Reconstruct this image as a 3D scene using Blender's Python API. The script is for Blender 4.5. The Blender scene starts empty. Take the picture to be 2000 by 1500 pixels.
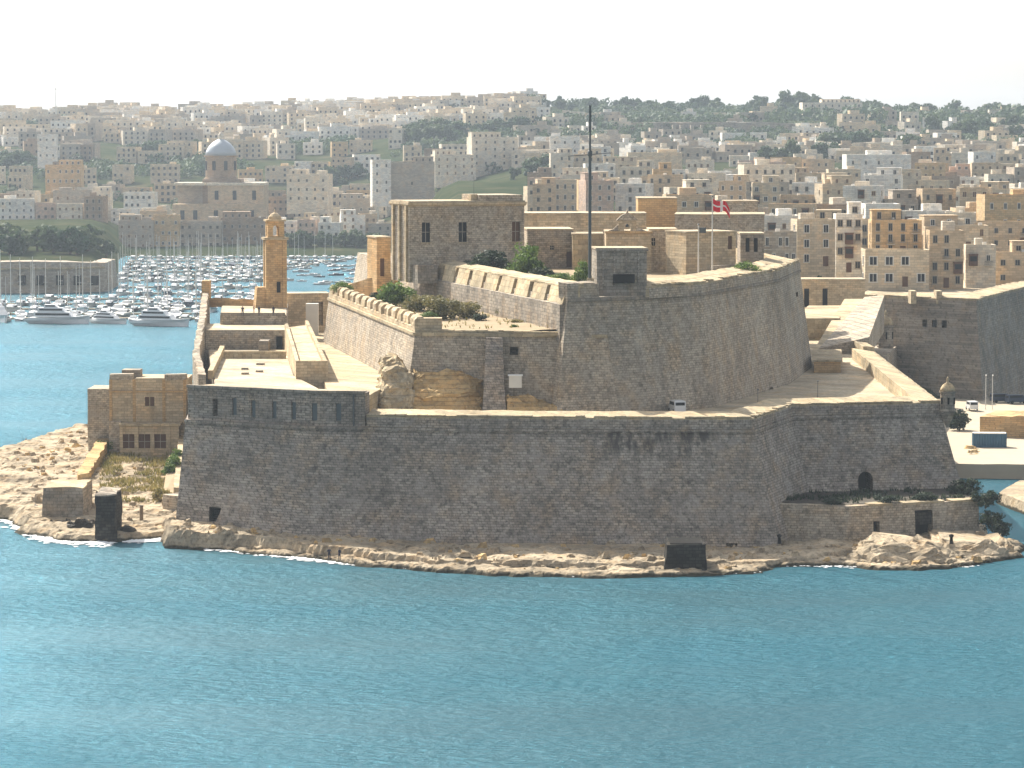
import bpy, bmesh, math, random
import numpy as np
from mathutils import Vector, Matrix, noise
R = math.radians
sc = bpy.context.scene
COL = sc.collection

# ------------------------------------------------------------------ camera, sky, sun, exposure
CAMH, FPX = 60.0, 6800.0                      # metres above the sea, focal length in 2000-px-wide pixels
PITCH = math.atan(500 / FPX)
cam_d = bpy.data.cameras.new('camera'); cam = bpy.data.objects.new('camera', cam_d); COL.objects.link(cam)
cam.location = (0, 0, CAMH); cam.rotation_euler = (R(90) - PITCH, 0, 0)
cam_d.sensor_width = 36; cam_d.lens = 36 * FPX / 2000; cam_d.clip_start = 1; cam_d.clip_end = 30000
sc.camera = cam
HAZE_D = 0.000062
SUN_AZ, SUN_EL = R(32), R(40)                 # azimuth to the left of the view direction
world = bpy.data.worlds.new('World'); sc.world = world; world.use_nodes = True
wn = world.node_tree.nodes; sky = wn.new('ShaderNodeTexSky'); sky.sky_type = 'NISHITA'; sky.sun_disc = False
sky.sun_elevation = SUN_EL; sky.sun_rotation = -SUN_AZ; sky.air_density = .8; sky.dust_density = 3.0; sky.altitude = 0
hs_ = wn.new('ShaderNodeHueSaturation'); hs_.inputs['Saturation'].default_value = .3
world.node_tree.links.new(sky.outputs[0], hs_.inputs['Color']); world.node_tree.links.new(hs_.outputs[0], wn['Background'].inputs[0]); wn['Background'].inputs[1].default_value = 0.115
sd = bpy.data.lights.new('sun', 'SUN'); sd.energy = 5.0; sd.angle = R(0.5); sd.color = (1, 0.93, 0.82)
sun = bpy.data.objects.new('sun', sd); COL.objects.link(sun)
SDIR = Vector((-math.sin(SUN_AZ) * math.cos(SUN_EL), math.cos(SUN_AZ) * math.cos(SUN_EL), math.sin(SUN_EL)))
sun.rotation_euler = SDIR.to_track_quat('Z', 'Y').to_euler(); sun.location = (-100, 300, 300)
vs = sc.view_settings; vs.view_transform = 'Standard'; vs.look = 'None'; vs.exposure = 1.08; vs.gamma = 1; vs.use_curve_mapping = False
sc.cycles.max_bounces = 6; sc.cycles.diffuse_bounces = 3; sc.cycles.glossy_bounces = 3; sc.cycles.volume_bounces = 0
sc.cycles.use_denoising = True; sc.cycles.sample_clamp_indirect = 6; sc.cycles.caustics_reflective = False; sc.cycles.caustics_refractive = False

# ------------------------------------------------------------------ where a sight line meets a height or a distance
def ray(px, py):
    dx, dy = (px - 1000) / FPX, (750 - py) / FPX
    c, s = math.cos(PITCH), math.sin(PITCH)
    return Vector((dx, c + dy * s, -s + dy * c))
def PZ(px, py, z):
    d = ray(px, py); t = (z - CAMH) / d.z
    return Vector((0, 0, CAMH)) + d * t
def PY(px, py, Y):
    d = ray(px, py); return Vector((0, 0, CAMH)) + d * (Y / d.y)
def XY(px, Y): return (px - 1000) / FPX * Y
def ZY(py, Y): return PY(1000, py, Y).z

# ------------------------------------------------------------------ objects
def put(name, data, parent=None):
    o = bpy.data.objects.new(name, data); COL.objects.link(o)
    if parent: o.parent = parent
    return o
def tag(o, label=None, cat=None, group=None, kind=None):
    if label: o['label'] = label
    if cat: o['category'] = cat
    if group: o['group'] = group
    if kind: o['kind'] = kind
    return o
def thing(name, label, cat, loc=(0, 0, 0), rz=0, group=None):
    o = put(name, None); o.location = loc; o.rotation_euler = (0, 0, rz); o.empty_display_size = .5
    return tag(o, label, cat, group)
def wm(o):
    return wm(o.parent) @ o.matrix_basis if o.parent else o.matrix_basis.copy()

class MB:
    def __init__(self): self.v = []; self.f = []; self.mi = []
    def add(self, vs_, fs, mi=0):
        n = len(self.v); self.v += [tuple(p) for p in vs_]
        for f in fs: self.f.append([n + i for i in f]); self.mi.append(mi)
        return self
    def box(self, x0, x1, y0, y1, z0, z1, mi=0):
        return self.add([(x0,y0,z0),(x1,y0,z0),(x1,y1,z0),(x0,y1,z0),(x0,y0,z1),(x1,y0,z1),(x1,y1,z1),(x0,y1,z1)],
            [(0,3,2,1),(4,5,6,7),(0,1,5,4),(1,2,6,5),(2,3,7,6),(3,0,4,7)], mi)
    def obox(self, c, rz, w, d, z0, z1, mi=0, taper=0):
        ca, sa = math.cos(rz), math.sin(rz); vs_ = []
        for z, k in ((z0, 0), (z1, taper)):
            for sx, sy in ((-1,-1),(1,-1),(1,1),(-1,1)):
                x, y = sx * (w / 2 - k), sy * (d / 2 - k); vs_.append((c[0] + x * ca - y * sa, c[1] + x * sa + y * ca, z))
        return self.add(vs_, [(0,3,2,1),(4,5,6,7),(0,1,5,4),(1,2,6,5),(2,3,7,6),(3,0,4,7)], mi)
    def loft(self, rings, cap0=True, cap1=True, mi=0):
        n = len(rings[0]); vs_ = [p for r in rings for p in r]; fs = []
        for k in range(len(rings) - 1):
            for i in range(n):
                j = (i + 1) % n; fs.append((k*n+i, k*n+j, (k+1)*n+j, (k+1)*n+i))
        if cap0: fs.append(tuple(range(n - 1, -1, -1)))
        if cap1: fs.append(tuple((len(rings) - 1) * n + i for i in range(n)))
        return self.add(vs_, fs, mi)
    def cyl(self, p0, p1, r0, r1=None, n=8, mi=0, cap=True):
        r1 = r0 if r1 is None else r1; p0, p1 = Vector(p0), Vector(p1); ax = (p1 - p0).normalized()
        a = ax.orthogonal().normalized(); b = ax.cross(a)
        rg = [[p + (a * math.cos(t) + b * math.sin(t)) * r for t in [2 * math.pi * i / n for i in range(n)]] for p, r in ((p0, r0), (p1, r1))]
        return self.loft(rg, cap, cap, mi)
    def lathe(self, c, prof, n=12, mi=0):
        rg = [[(c[0] + r * math.cos(2*math.pi*i/n), c[1] + r * math.sin(2*math.pi*i/n), c[2] + z) for i in range(n)] for r, z in prof]
        return self.loft(rg, True, True, mi)
    def build(self, name, mats, parent=None, smooth=False, origin=None):
        if not isinstance(mats, (list, tuple)): mats = [mats]
        m = bpy.data.meshes.new(name); vs_ = self.v; loc = None
        if parent is not None:
            iv = wm(parent).inverted()
            if iv != Matrix.Identity(4): vs_ = [tuple(iv @ Vector(p)) for p in vs_]
        elif origin is not None:
            loc = Vector(origin); vs_ = [tuple(Vector(p) - loc) for p in vs_]
        m.from_pydata(vs_, [], self.f)
        for mt in mats: m.materials.append(mt)
        if len(mats) > 1: m.polygons.foreach_set('material_index', self.mi)
        if smooth: m.polygons.foreach_set('use_smooth', [True] * len(m.polygons))
        m.update(); o = put(name, m, parent)
        if loc is not None: o.location = loc
        return o

def fixnormals(o):
    bm = bmesh.new(); bm.from_mesh(o.data); bmesh.ops.recalc_face_normals(bm, faces=bm.faces); bm.to_mesh(o.data); bm.free()
def cut(o, cutter):
    """carve the closed shape in the builder CUTTER (world space) out of O, for openings and recesses"""
    cm = cutter.build('cutter', []); fixnormals(cm); fixnormals(o); cm.matrix_basis = Matrix.Identity(4)
    n0 = len(o.data.vertices); bb = [Vector(c) for c in o.bound_box]; size0 = (bb[6] - bb[0]).length
    for solver in ('MANIFOLD', 'EXACT', 'FAST'):
        md = o.modifiers.new('b', 'BOOLEAN'); md.operation = 'DIFFERENCE'; md.object = cm; md.solver = solver
        bpy.context.view_layer.update()
        me = bpy.data.meshes.new_from_object(o.evaluated_get(bpy.context.evaluated_depsgraph_get())); o.modifiers.clear()
        if len(me.vertices) > n0 * .9 and len(me.vertices) != n0:
            co = np.empty(len(me.vertices) * 3); me.vertices.foreach_get('co', co); co = co.reshape(-1, 3)
            if abs(np.linalg.norm(co.max(0) - co.min(0)) - size0) < .5: me.name = o.data.name; o.data = me; break
    else: print('CUT FAILED', o.name, o.parent.name if o.parent else '')
    bpy.data.objects.remove(cm)

def nz(p, s, seed=0.0): return noise.noise(Vector((p[0] * s + seed, p[1] * s - seed, p[2] * s + seed * .5)))
def offset(path, d, closed=True):
    n = len(path); out = []
    for i in range(n):
        p = Vector(path[i][:2])
        a = Vector(path[i - 1][:2]) if (closed or i > 0) else None
        b = Vector(path[(i + 1) % n][:2]) if (closed or i < n - 1) else None
        d1 = (p - a).normalized() if a is not None else (b - p).normalized()
        d2 = (b - p).normalized() if b is not None else d1
        n1, n2 = Vector((d1.y, -d1.x)), Vector((d2.y, -d2.x))
        m = (n1 + n2).normalized(); k = max(.35, m.dot(n1))
        q = p + m * (d / k); out.append((q.x, q.y))
    return out
def subring(poly, zs, step, closed=True):
    """subdivide a plan outline; zs is one height or a height for every corner"""
    n = len(poly); out = []; zs = zs if isinstance(zs, (list, tuple)) else [zs] * n
    for i in range(n if closed else n - 1):
        a, b = Vector((*poly[i][:2], zs[i])), Vector((*poly[(i + 1) % n][:2], zs[(i + 1) % n]))
        k = step[i]
        for j in range(k): out.append(a.lerp(b, j / k))
    if not closed: out.append(Vector((*poly[-1][:2], zs[-1])))
    return out
def steps_of(poly, step, closed=True):
    n = len(poly)
    return [max(1, int((Vector(poly[(i+1) % n][:2]) - Vector(poly[i][:2])).length / step)) for i in range(n if closed else n - 1)]
def mass(mb, levels, step=3.0, jit=.07, vstep=3.0, cap=True, seed=0.0, mi=0):
    """solid with uneven masonry faces: levels = [(outline, z)], bottom to top"""
    st = steps_of(levels[0][0], step); rings = []
    for k in range(len(levels) - 1):
        a = subring(levels[k][0], levels[k][1], st); b = subring(levels[k+1][0], levels[k+1][1], st)
        za = levels[k][1] if not isinstance(levels[k][1], (list, tuple)) else levels[k][1][0]
        zb = levels[k+1][1] if not isinstance(levels[k+1][1], (list, tuple)) else levels[k+1][1][0]
        m = max(1, int(abs(zb - za) / vstep))
        for j in range(m): rings.append([p.lerp(q, j / m) for p, q in zip(a, b)])
        last = b
    rings.append(last)
    if jit:
        rings = [[p + noise.noise_vector(p * .35 + Vector((seed, 0, 0))) * jit + noise.noise_vector(p * 1.3) * jit * .4 for p in r] for r in rings]
    mb.loft(rings, True, cap, mi); return mb
def pathwall(mb, path, t, z0, zo, zi, step=2.0, jit=.08, mi=0, batter=0.0):
    """free-standing wall along an open path; the outer face is to the right of the direction of travel"""
    st = steps_of(path, step, False); n = len(path)
    f = lambda z: z if isinstance(z, (list, tuple)) else [z] * n
    inn = offset(path, -t, False); bo = offset(path, batter, False)
    cols = [subring(bo, f(z0), st, False), subring(path, f(zo), st, False), subring(inn, f(zi), st, False), subring(inn, f(z0), st, False)]
    rings = [[p + noise.noise_vector(p * .6) * jit + noise.noise_vector(p * 1.9) * jit * .5 for p in q] for q in zip(*cols)]
    mb.loft(rings, True, True, mi); return mb

# ------------------------------------------------------------------ materials
def newmat(name):
    m = bpy.data.materials.new(name); m.use_nodes = True; nt = m.node_tree
    return m, nt, nt.nodes, nt.links, nt.nodes['Principled BSDF']
def stone(name, col, var=.35, stain=.5, course=(1.1, .45), rough=.92, bump=.35, stain_col=None, spk=.35, joint=.45):
    m, nt, N, L, P = newmat(name)
    g = N.new('ShaderNodeNewGeometry')
    def tex(scale, detail=4, vec=None, r=.6):
        t = N.new('ShaderNodeTexNoise'); t.inputs['Scale'].default_value = scale; t.inputs['Detail'].default_value = detail; t.inputs['Roughness'].default_value = r
        L.new(vec or g.outputs['Position'], t.inputs['Vector']); return t.outputs['Fac']
    def ramp(f, a, b):
        r_ = N.new('ShaderNodeMapRange'); r_.inputs[1].default_value = a; r_.inputs[2].default_value = b; L.new(f, r_.inputs[0]); return r_.outputs[0]
    def mix(fac, a, b, mode='MIX'):
        x = N.new('ShaderNodeMix'); x.data_type = 'RGBA'; x.blend_type = mode
        for s, v in ((x.inputs[0], fac), (x.inputs[6], a), (x.inputs[7], b)):
            if hasattr(v, 'links'): L.new(v, s)
            else: s.default_value = v if isinstance(v, float) else (*v[:3], 1)
        return x.outputs[2]
    lo = tuple(c * (1 - var) for c in col); hi = tuple(min(.8, c * (1 + var * .55)) for c in col)
    c = mix(ramp(tex(.11, 3), .3, .7), lo, hi)
    warm = (col[0] * 1.12, col[1] * .97, col[2] * .8)
    c = mix(ramp(tex(.31, 5), .48, .75), c, warm)
    mp = N.new('ShaderNodeMapping'); mp.inputs['Scale'].default_value = (.5, .5, .12); L.new(g.outputs['Position'], mp.inputs['Vector'])
    sc_ = stain_col or tuple(x * .3 for x in col)
    a = N.new('ShaderNodeMath'); a.operation = 'MULTIPLY'; a.inputs[1].default_value = stain
    L.new(ramp(tex(1.0, 5, mp.outputs[0]), .54, .72), a.inputs[0]); c = mix(a.outputs[0], c, sc_)
    b = N.new('ShaderNodeMath'); b.operation = 'MULTIPLY'; b.inputs[1].default_value = spk
    L.new(ramp(tex(1.5, 6, None, .75), .48, .64), b.inputs[0]); c = mix(b.outputs[0], c, tuple(x * .3 for x in col))
    # courses of blocks
    sx = N.new('ShaderNodeSeparateXYZ'); L.new(g.outputs['Position'], sx.inputs[0])
    u = N.new('ShaderNodeMath'); u.operation = 'MULTIPLY_ADD'; L.new(sx.outputs[1], u.inputs[0]); u.inputs[1].default_value = .83; L.new(sx.outputs[0], u.inputs[2])
    cb = N.new('ShaderNodeCombineXYZ'); L.new(u.outputs[0], cb.inputs[0]); L.new(sx.outputs[2], cb.inputs[1])
    br = N.new('ShaderNodeTexBrick'); dn = N.new('ShaderNodeTexNoise'); dn.inputs['Scale'].default_value = 1.1; dn.inputs['Detail'].default_value = 4; L.new(g.outputs['Position'], dn.inputs['Vector']); va = N.new('ShaderNodeVectorMath'); va.operation = 'MULTIPLY_ADD'; L.new(dn.outputs['Color'], va.inputs[0]); va.inputs[1].default_value = (.22, .12, 0); L.new(cb.outputs[0], va.inputs[2]); L.new(va.outputs[0], br.inputs['Vector']); br.inputs['Scale'].default_value = 1
    br.inputs['Brick Width'].default_value = course[0]; br.inputs['Row Height'].default_value = course[1]; br.inputs['Mortar Size'].default_value = .035
    br.inputs['Color1'].default_value = (.45, .45, .45, 1); br.inputs['Color2'].default_value = (1.15, 1.12, 1.05, 1); br.inputs['Mortar'].default_value = (.3, .3, .3, 1); br.inputs['Bias'].default_value = .15
    jm = N.new('ShaderNodeMath'); jm.operation = 'MULTIPLY'; jm.inputs[1].default_value = joint * 1.25; L.new(ramp(tex(.17, 4), .15, .5), jm.inputs[0])
    c = mix(jm.outputs[0], c, mix(1.0, c, br.outputs['Color'], 'MULTIPLY'))
    L.new(c, P.inputs['Base Color']); P.inputs['Roughness'].default_value = rough; P.inputs['Specular IOR Level'].default_value = .06
    bm = N.new('ShaderNodeBump'); bm.inputs['Strength'].default_value = bump; bm.inputs['Distance'].default_value = .25
    ad = N.new('ShaderNodeMath'); ad.operation = 'MULTIPLY_ADD'; L.new(br.outputs['Color'], ad.inputs[0]); ad.inputs[1].default_value = .25; L.new(tex(1.3, 7, None, .7), ad.inputs[2])
    L.new(ad.outputs[0], bm.inputs['Height']); L.new(bm.outputs[0], P.inputs['Normal'])
    return m
def plain(name, col, rough=.7, var=.15, scale=.6, metal=0.0, bump=0.0):
    m, nt, N, L, P = newmat(name)
    g = N.new('ShaderNodeNewGeometry'); t = N.new('ShaderNodeTexNoise'); t.inputs['Scale'].default_value = scale; t.inputs['Detail'].default_value = 5
    L.new(g.outputs['Position'], t.inputs['Vector'])
    x = N.new('ShaderNodeMix'); x.data_type = 'RGBA'; L.new(t.outputs['Fac'], x.inputs[0])
    x.inputs[6].default_value = (*[c * (1 - var) for c in col], 1); x.inputs[7].default_value = (*[min(.9, c * (1 + var)) for c in col], 1)
    L.new(x.outputs[2], P.inputs['Base Color']); P.inputs['Roughness'].default_value = rough; P.inputs['Metallic'].default_value = metal; P.inputs['Specular IOR Level'].default_value = .5 if rough < .6 else .1
    if bump:
        b = N.new('ShaderNodeBump'); b.inputs['Strength'].default_value = bump; L.new(t.outputs['Fac'], b.inputs['Height']); L.new(b.outputs[0], P.inputs['Normal'])
    return m
def leafmat(name, c0, c1, scale=.5):
    m, nt, N, L, P = newmat(name)
    g = N.new('ShaderNodeNewGeometry'); t = N.new('ShaderNodeTexNoise'); t.inputs['Scale'].default_value = scale; t.inputs['Detail'].default_value = 3
    L.new(g.outputs['Position'], t.inputs['Vector'])
    rp = N.new('ShaderNodeMapRange'); rp.inputs[1].default_value = .35; rp.inputs[2].default_value = .65; L.new(t.outputs['Fac'], rp.inputs[0])
    x = N.new('ShaderNodeMix'); x.data_type = 'RGBA'; L.new(rp.outputs[0], x.inputs[0]); x.inputs[6].default_value = (*c0, 1); x.inputs[7].default_value = (*c1, 1)
    L.new(x.outputs[2], P.inputs['Base Color']); P.inputs['Roughness'].default_value = .7; P.inputs['Specular IOR Level'].default_value = .2
    tr = N.new('ShaderNodeBsdfTranslucent'); L.new(x.outputs[2], tr.inputs[0]); ms = N.new('ShaderNodeMixShader'); ms.inputs[0].default_value = .3
    L.new(P.outputs[0], ms.inputs[1]); L.new(tr.outputs[0], ms.inputs[2]); L.new(ms.outputs[0], N['Material Output'].inputs[0])
    return m
M = dict(
    sea_wall=stone('weathered_grey_limestone', (.42, .375, .33), .3, .5, (.72, .36), spk=.8, bump=.7, joint=.62),
    wall=stone('limestone_wall', (.49, .43, .35), .28, .4, (.72, .36), spk=.7, bump=.5, joint=.55),
    warm=stone('warm_limestone', (.56, .46, .32), .22, .4, (1.1, .45), spk=.3),
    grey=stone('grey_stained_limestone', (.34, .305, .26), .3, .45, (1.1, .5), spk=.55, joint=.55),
    pale=stone('pale_worn_limestone', (.50, .42, .29), .3, .4, (1.5, .9), spk=.5),
    orange=stone('orange_limestone', (.56, .39, .21), .25, .3, (1.0, .4), spk=.25),
    roof=stone('limewashed_roof_slab', (.50, .43, .32), .35, .45, (3.2, 2.2), spk=.5, bump=.3),
    ochre=stone('ochre_rock', (.60, .43, .22), .4, .4, (3.0, .6), spk=.45, bump=.9),
    rock=stone('pale_shore_rock', (.47, .39, .28), .5, .4, (5.0, .8), spk=.7, bump=1.3, joint=.15),
    darkrock=stone('wet_dark_rock', (.10, .09, .075), .5, .4, (5.0, .8), spk=.5, bump=1.0, rough=.6),
    dirt=plain('dry_earth', (.30, .235, .15), .95, .3, .4, bump=.4),
    quay=plain('quay_concrete', (.42, .36, .27), .9, .15, .3, bump=.1),
    dark=plain('dark_interior', (.015, .014, .013), .9, .2),
    glass=plain('dark_window_glass', (.02, .022, .026), .62, .2),
    frame=plain('painted_window_frame', (.35, .31, .25), .6, .2),
    brown=plain('brown_timber', (.12, .065, .04), .7, .3, 2.0),
    wood=plain('grey_post_timber', (.20, .15, .10), .85, .3, 2.0),
    steel=plain('dark_mast_steel', (.06, .07, .07), .5, .2, 1.0),
    white=plain('white_gloss', (.75, .75, .74), .35, .06),
    offwhite=plain('off_white_paint', (.62, .60, .55), .7, .15),
    blue=plain('blue_container_paint', (.025, .10, .17), .5, .25, .8),
    navy=plain('navy_hull_paint', (.02, .035, .07), .3, .1),
    red=plain('red_flag_cloth', (.60, .02, .035), .8, .12, 1.5),
    cloth=plain('white_flag_cloth', (.75, .72, .70), .8, .08),
    rubber=plain('black_rubber', (.015, .015, .015), .8, .1),
    slate=stone('dark_pier_stone', (.055, .053, .05), .4, .5, (.9, .45), spk=.6, joint=.9),
    skin=plain('skin', (.40, .25, .17), .6, .1), cloth_d=plain('dark_clothing', (.04, .04, .06), .9, .3), cloth_l=plain('light_clothing', (.45, .30, .25), .9, .3),
    leaf_g=leafmat('green_leaves', (.07, .13, .028), (.15, .21, .05)),
    leaf_o=leafmat('olive_leaves', (.10, .105, .042), (.22, .19, .08)),
    leaf_d=leafmat('dark_leaves', (.02, .035, .022), (.045, .065, .035)),
    leaf_y=leafmat('dry_grass_blades', (.16, .15, .04), (.30, .24, .09)),
    leaf_hill=leafmat('hillside_foliage', (.028, .06, .03), (.085, .115, .05), .06),
    bark=plain('bark', (.10, .075, .05), .9, .3, 2.0),
    lead=plain('grey_dome_lead', (.34, .38, .43), .45, .12, .3),
    foam=plain('white_sea_foam', (.80, .82, .82), .8, .08, 2.0),
)

def waterline(m):
    """dark wet algae band on the shore rock, in the tidal zone"""
    nt = m.node_tree; N, L = nt.nodes, nt.links; P = N['Principled BSDF']; src = P.inputs['Base Color'].links[0].from_socket
    g = N.new('ShaderNodeNewGeometry'); sx = N.new('ShaderNodeSeparateXYZ'); L.new(g.outputs['Position'], sx.inputs[0])
    t = N.new('ShaderNodeTexNoise'); t.inputs['Scale'].default_value = .6; t.inputs['Detail'].default_value = 5; L.new(g.outputs['Position'], t.inputs['Vector'])
    ma = N.new('ShaderNodeMath'); ma.operation = 'MULTIPLY_ADD'; L.new(t.outputs['Fac'], ma.inputs[0]); ma.inputs[1].default_value = -.9; L.new(sx.outputs[2], ma.inputs[2])
    r = N.new('ShaderNodeMapRange'); r.inputs[1].default_value = -.15; r.inputs[2].default_value = .12; r.inputs[3].default_value = 1; r.inputs[4].default_value = 0; L.new(ma.outputs[0], r.inputs[0])
    x = N.new('ShaderNodeMix'); x.data_type = 'RGBA'; L.new(r.outputs[0], x.inputs[0]); L.new(src, x.inputs[6]); x.inputs[7].default_value = (.05, .045, .03, 1); L.new(x.outputs[2], P.inputs['Base Color'])
waterline(M['rock'])
def stainpatch(m, x0, x1, z0, z1):
    """one patch of black water stains with ragged streaks on a wall"""
    nt = m.node_tree; N, L = nt.nodes, nt.links; P = N['Principled BSDF']; src = P.inputs['Base Color'].links[0].from_socket
    g = N.new('ShaderNodeNewGeometry'); sx = N.new('ShaderNodeSeparateXYZ'); L.new(g.outputs['Position'], sx.inputs[0]); fs = []
    for s, a, b in ((sx.outputs[0], x0, x0 + 3), (sx.outputs[0], x1, x1 - 2), (sx.outputs[2], z0, z0 + 2.2), (sx.outputs[2], z1 + .2, z1)):
        r = N.new('ShaderNodeMapRange'); r.inputs[1].default_value = a; r.inputs[2].default_value = b; L.new(s, r.inputs[0])
        if b < a: r.inputs[1].default_value, r.inputs[2].default_value, r.inputs[3].default_value, r.inputs[4].default_value = b, a, 1, 0
        fs.append(r.outputs[0])
    mp = N.new('ShaderNodeMapping'); mp.inputs['Scale'].default_value = (1.1, 1.1, .22); L.new(g.outputs['Position'], mp.inputs['Vector'])
    t = N.new('ShaderNodeTexNoise'); t.inputs['Scale'].default_value = 1; t.inputs['Detail'].default_value = 5; L.new(mp.outputs[0], t.inputs['Vector'])
    r = N.new('ShaderNodeMapRange'); r.inputs[1].default_value = .42; r.inputs[2].default_value = .62; r.inputs[4].default_value = .85; L.new(t.outputs['Fac'], r.inputs[0]); f = r.outputs[0]
    for q in fs: mm = N.new('ShaderNodeMath'); mm.operation = 'MULTIPLY'; L.new(f, mm.inputs[0]); L.new(q, mm.inputs[1]); f = mm.outputs[0]
    x = N.new('ShaderNodeMix'); x.data_type = 'RGBA'; L.new(f, x.inputs[0]); L.new(src, x.inputs[6]); x.inputs[7].default_value = (.06, .055, .05, 1); L.new(x.outputs[2], P.inputs['Base Color'])
stainpatch(M['sea_wall'], 11, 30, 12.6, 16.9)
M['shutter'] = plain('faded_blue_grey_shutter', (.13, .155, .165), .8, .2, 1.5)

# ------------------------------------------------------------------ the sea
def sea():
    m, nt, N, L, P = newmat('harbour_water')
    g = N.new('ShaderNodeNewGeometry')
    def tex(sx, sy, scale, detail):
        mp = N.new('ShaderNodeMapping'); mp.inputs['Scale'].default_value = (sx, sy, 1); mp.inputs['Rotation'].default_value = (0, 0, R(12)); L.new(g.outputs['Position'], mp.inputs['Vector'])
        t = N.new('ShaderNodeTexNoise'); t.inputs['Scale'].default_value = scale; t.inputs['Detail'].default_value = detail; t.inputs['Roughness'].default_value = .62
        L.new(mp.outputs[0], t.inputs['Vector']); return t.outputs['Fac']
    a = tex(.55, 1.0, .9, 7); b = tex(.7, 1.0, .12, 3); c = tex(.25, .6, .035, 3)
    s1 = N.new('ShaderNodeMath'); s1.operation = 'MULTIPLY_ADD'; L.new(b, s1.inputs[0]); s1.inputs[1].default_value = 1.2; L.new(a, s1.inputs[2])
    bm = N.new('ShaderNodeBump'); bm.inputs['Strength'].default_value = 1.0; wp = N.new('ShaderNodeMapRange'); wp.inputs[1].default_value = .38; wp.inputs[2].default_value = .62; wp.inputs[3].default_value = .4; wp.inputs[4].default_value = .9; L.new(c, wp.inputs[0]); L.new(wp.outputs[0], bm.inputs['Distance'])
    L.new(s1.outputs[0], bm.inputs['Height'])
    x = N.new('ShaderNodeMix'); x.data_type = 'RGBA'; rp = N.new('ShaderNodeMapRange'); rp.inputs[1].default_value = .35; rp.inputs[2].default_value = .65; L.new(c, rp.inputs[0]); L.new(rp.outputs[0], x.inputs[0])
    x.inputs[6].default_value = (.0, .049, .066, 1); x.inputs[7].default_value = (.0, .067, .097, 1)
    df = N.new('ShaderNodeBsdfDiffuse'); L.new(x.outputs[2], df.inputs[0]); L.new(bm.outputs[0], df.inputs['Normal'])
    gl = N.new('ShaderNodeBsdfGlossy'); gl.inputs['Color'].default_value = (.11, .475, .665, 1); gl.inputs['Roughness'].default_value = .09; L.new(bm.outputs[0], gl.inputs['Normal'])
    g2 = N.new('ShaderNodeBsdfGlossy'); g2.inputs['Color'].default_value = (.85, .95, 1, 1); g2.inputs['Roughness'].default_value = .36; L.new(bm.outputs[0], g2.inputs['Normal'])
    gm = N.new('ShaderNodeMixShader'); gm.inputs[0].default_value = .17; L.new(gl.outputs[0], gm.inputs[1]); L.new(g2.outputs[0], gm.inputs[2])
    fr = N.new('ShaderNodeFresnel'); fr.inputs['IOR'].default_value = 1.33; L.new(bm.outputs[0], fr.inputs['Normal'])
    ms = N.new('ShaderNodeMixShader'); L.new(fr.outputs[0], ms.inputs[0]); L.new(df.outputs[0], ms.inputs[1]); L.new(gm.outputs[0], ms.inputs[2]); L.new(ms.outputs[0], N['Material Output'].inputs[0]); N.remove(P)
    mb = MB(); xs = np.linspace(-3500, 3500, 15); ys = np.linspace(-300, 6200, 14)
    n = len(xs); vs_ = [(x_, y_, 0) for y_ in ys for x_ in xs]
    mb.add(vs_, [(j*n+i, j*n+i+1, (j+1)*n+i+1, (j+1)*n+i) for j in range(len(ys)-1) for i in range(n-1)])
    tag(mb.build('sea', m), 'blue green harbour water with wind ripples', None, None, 'structure')
sea()

# ------------------------------------------------------------------ rocks: height fields over a plan outline
def sdist(poly, X, Y):
    inside = np.zeros(X.shape, bool); d2 = np.full(X.shape, 1e18); n = len(poly)
    for i in range(n):
        x0, y0 = poly[i][:2]; x1, y1 = poly[(i + 1) % n][:2]; ex, ey = x1 - x0, y1 - y0
        t = np.clip(((X - x0) * ex + (Y - y0) * ey) / (ex * ex + ey * ey), 0, 1)
        d2 = np.minimum(d2, (X - x0 - t * ex) ** 2 + (Y - y0 - t * ey) ** 2)
        c = ((y0 > Y) != (y1 > Y)) & (X < (x1 - x0) * (Y - y0) / (y1 - y0 + 1e-12) + x0); inside ^= c
    d = np.sqrt(d2); return np.where(inside, d, -d)
def rockfield(name, poly, ztop, slope=1.5, res=.8, amp=.5, mat=None, strata=.5, zmin=-1.5, parent=None, seed=0.0, mats=None, margin=2.0, wob=1.5):
    xs_ = [p[0] for p in poly]; ys_ = [p[1] for p in poly]
    xs = np.arange(min(xs_) - margin, max(xs_) + margin, res); ys = np.arange(min(ys_) - margin, max(ys_) + margin, res * 1.4)
    X, Y = np.meshgrid(xs, ys); S = sdist(poly, X, Y); idx = -np.ones(X.shape, int); mb = MB(); k = 0
    for j in range(X.shape[0]):
        for i in range(X.shape[1]):
            x, y = X[j, i], Y[j, i]; s = S[j, i]
            if s < -margin: continue
            w = noise.noise(Vector((x * .12 + seed, y * .12, 0))) * wob + noise.noise(Vector((x * .5, y * .5 + seed, 3))) * wob * .5
            zt = ztop(x, y) if callable(ztop) else ztop
            nn = noise.fractal(Vector((x * .3 + seed, y * .3, seed)), .6, 2.2, 5) - .5 * abs(noise.noise(Vector((x * .35, y * .6, seed + 4))))
            h = min(zt, (s + w) * slope) + nn * amp * (0.5 + .5 * min(1, max(0, (s + 2) / 4)))
            if strata: q = h / strata; fr = q - math.floor(q); h = (math.floor(q) + min(1, fr * fr * 2.2)) * strata * .85 + h * .15
            idx[j, i] = k; k += 1; jv = noise.noise_vector(Vector((x * .9, y * .9, seed + 9))) * res * .75; mb.v.append((x + jv.x, y + jv.y, max(zmin, h)))
    for j in range(X.shape[0] - 1):
        for i in range(X.shape[1] - 1):
            q = [idx[j, i], idx[j, i+1], idx[j+1, i+1], idx[j+1, i]]
            if min(q) >= 0 and max(mb.v[t][2] for t in q) > zmin + .01: mb.f.append([int(t) for t in q]); mb.mi.append(0)
    o = mb.build(name, mat or M['rock'], parent); return o
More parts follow.
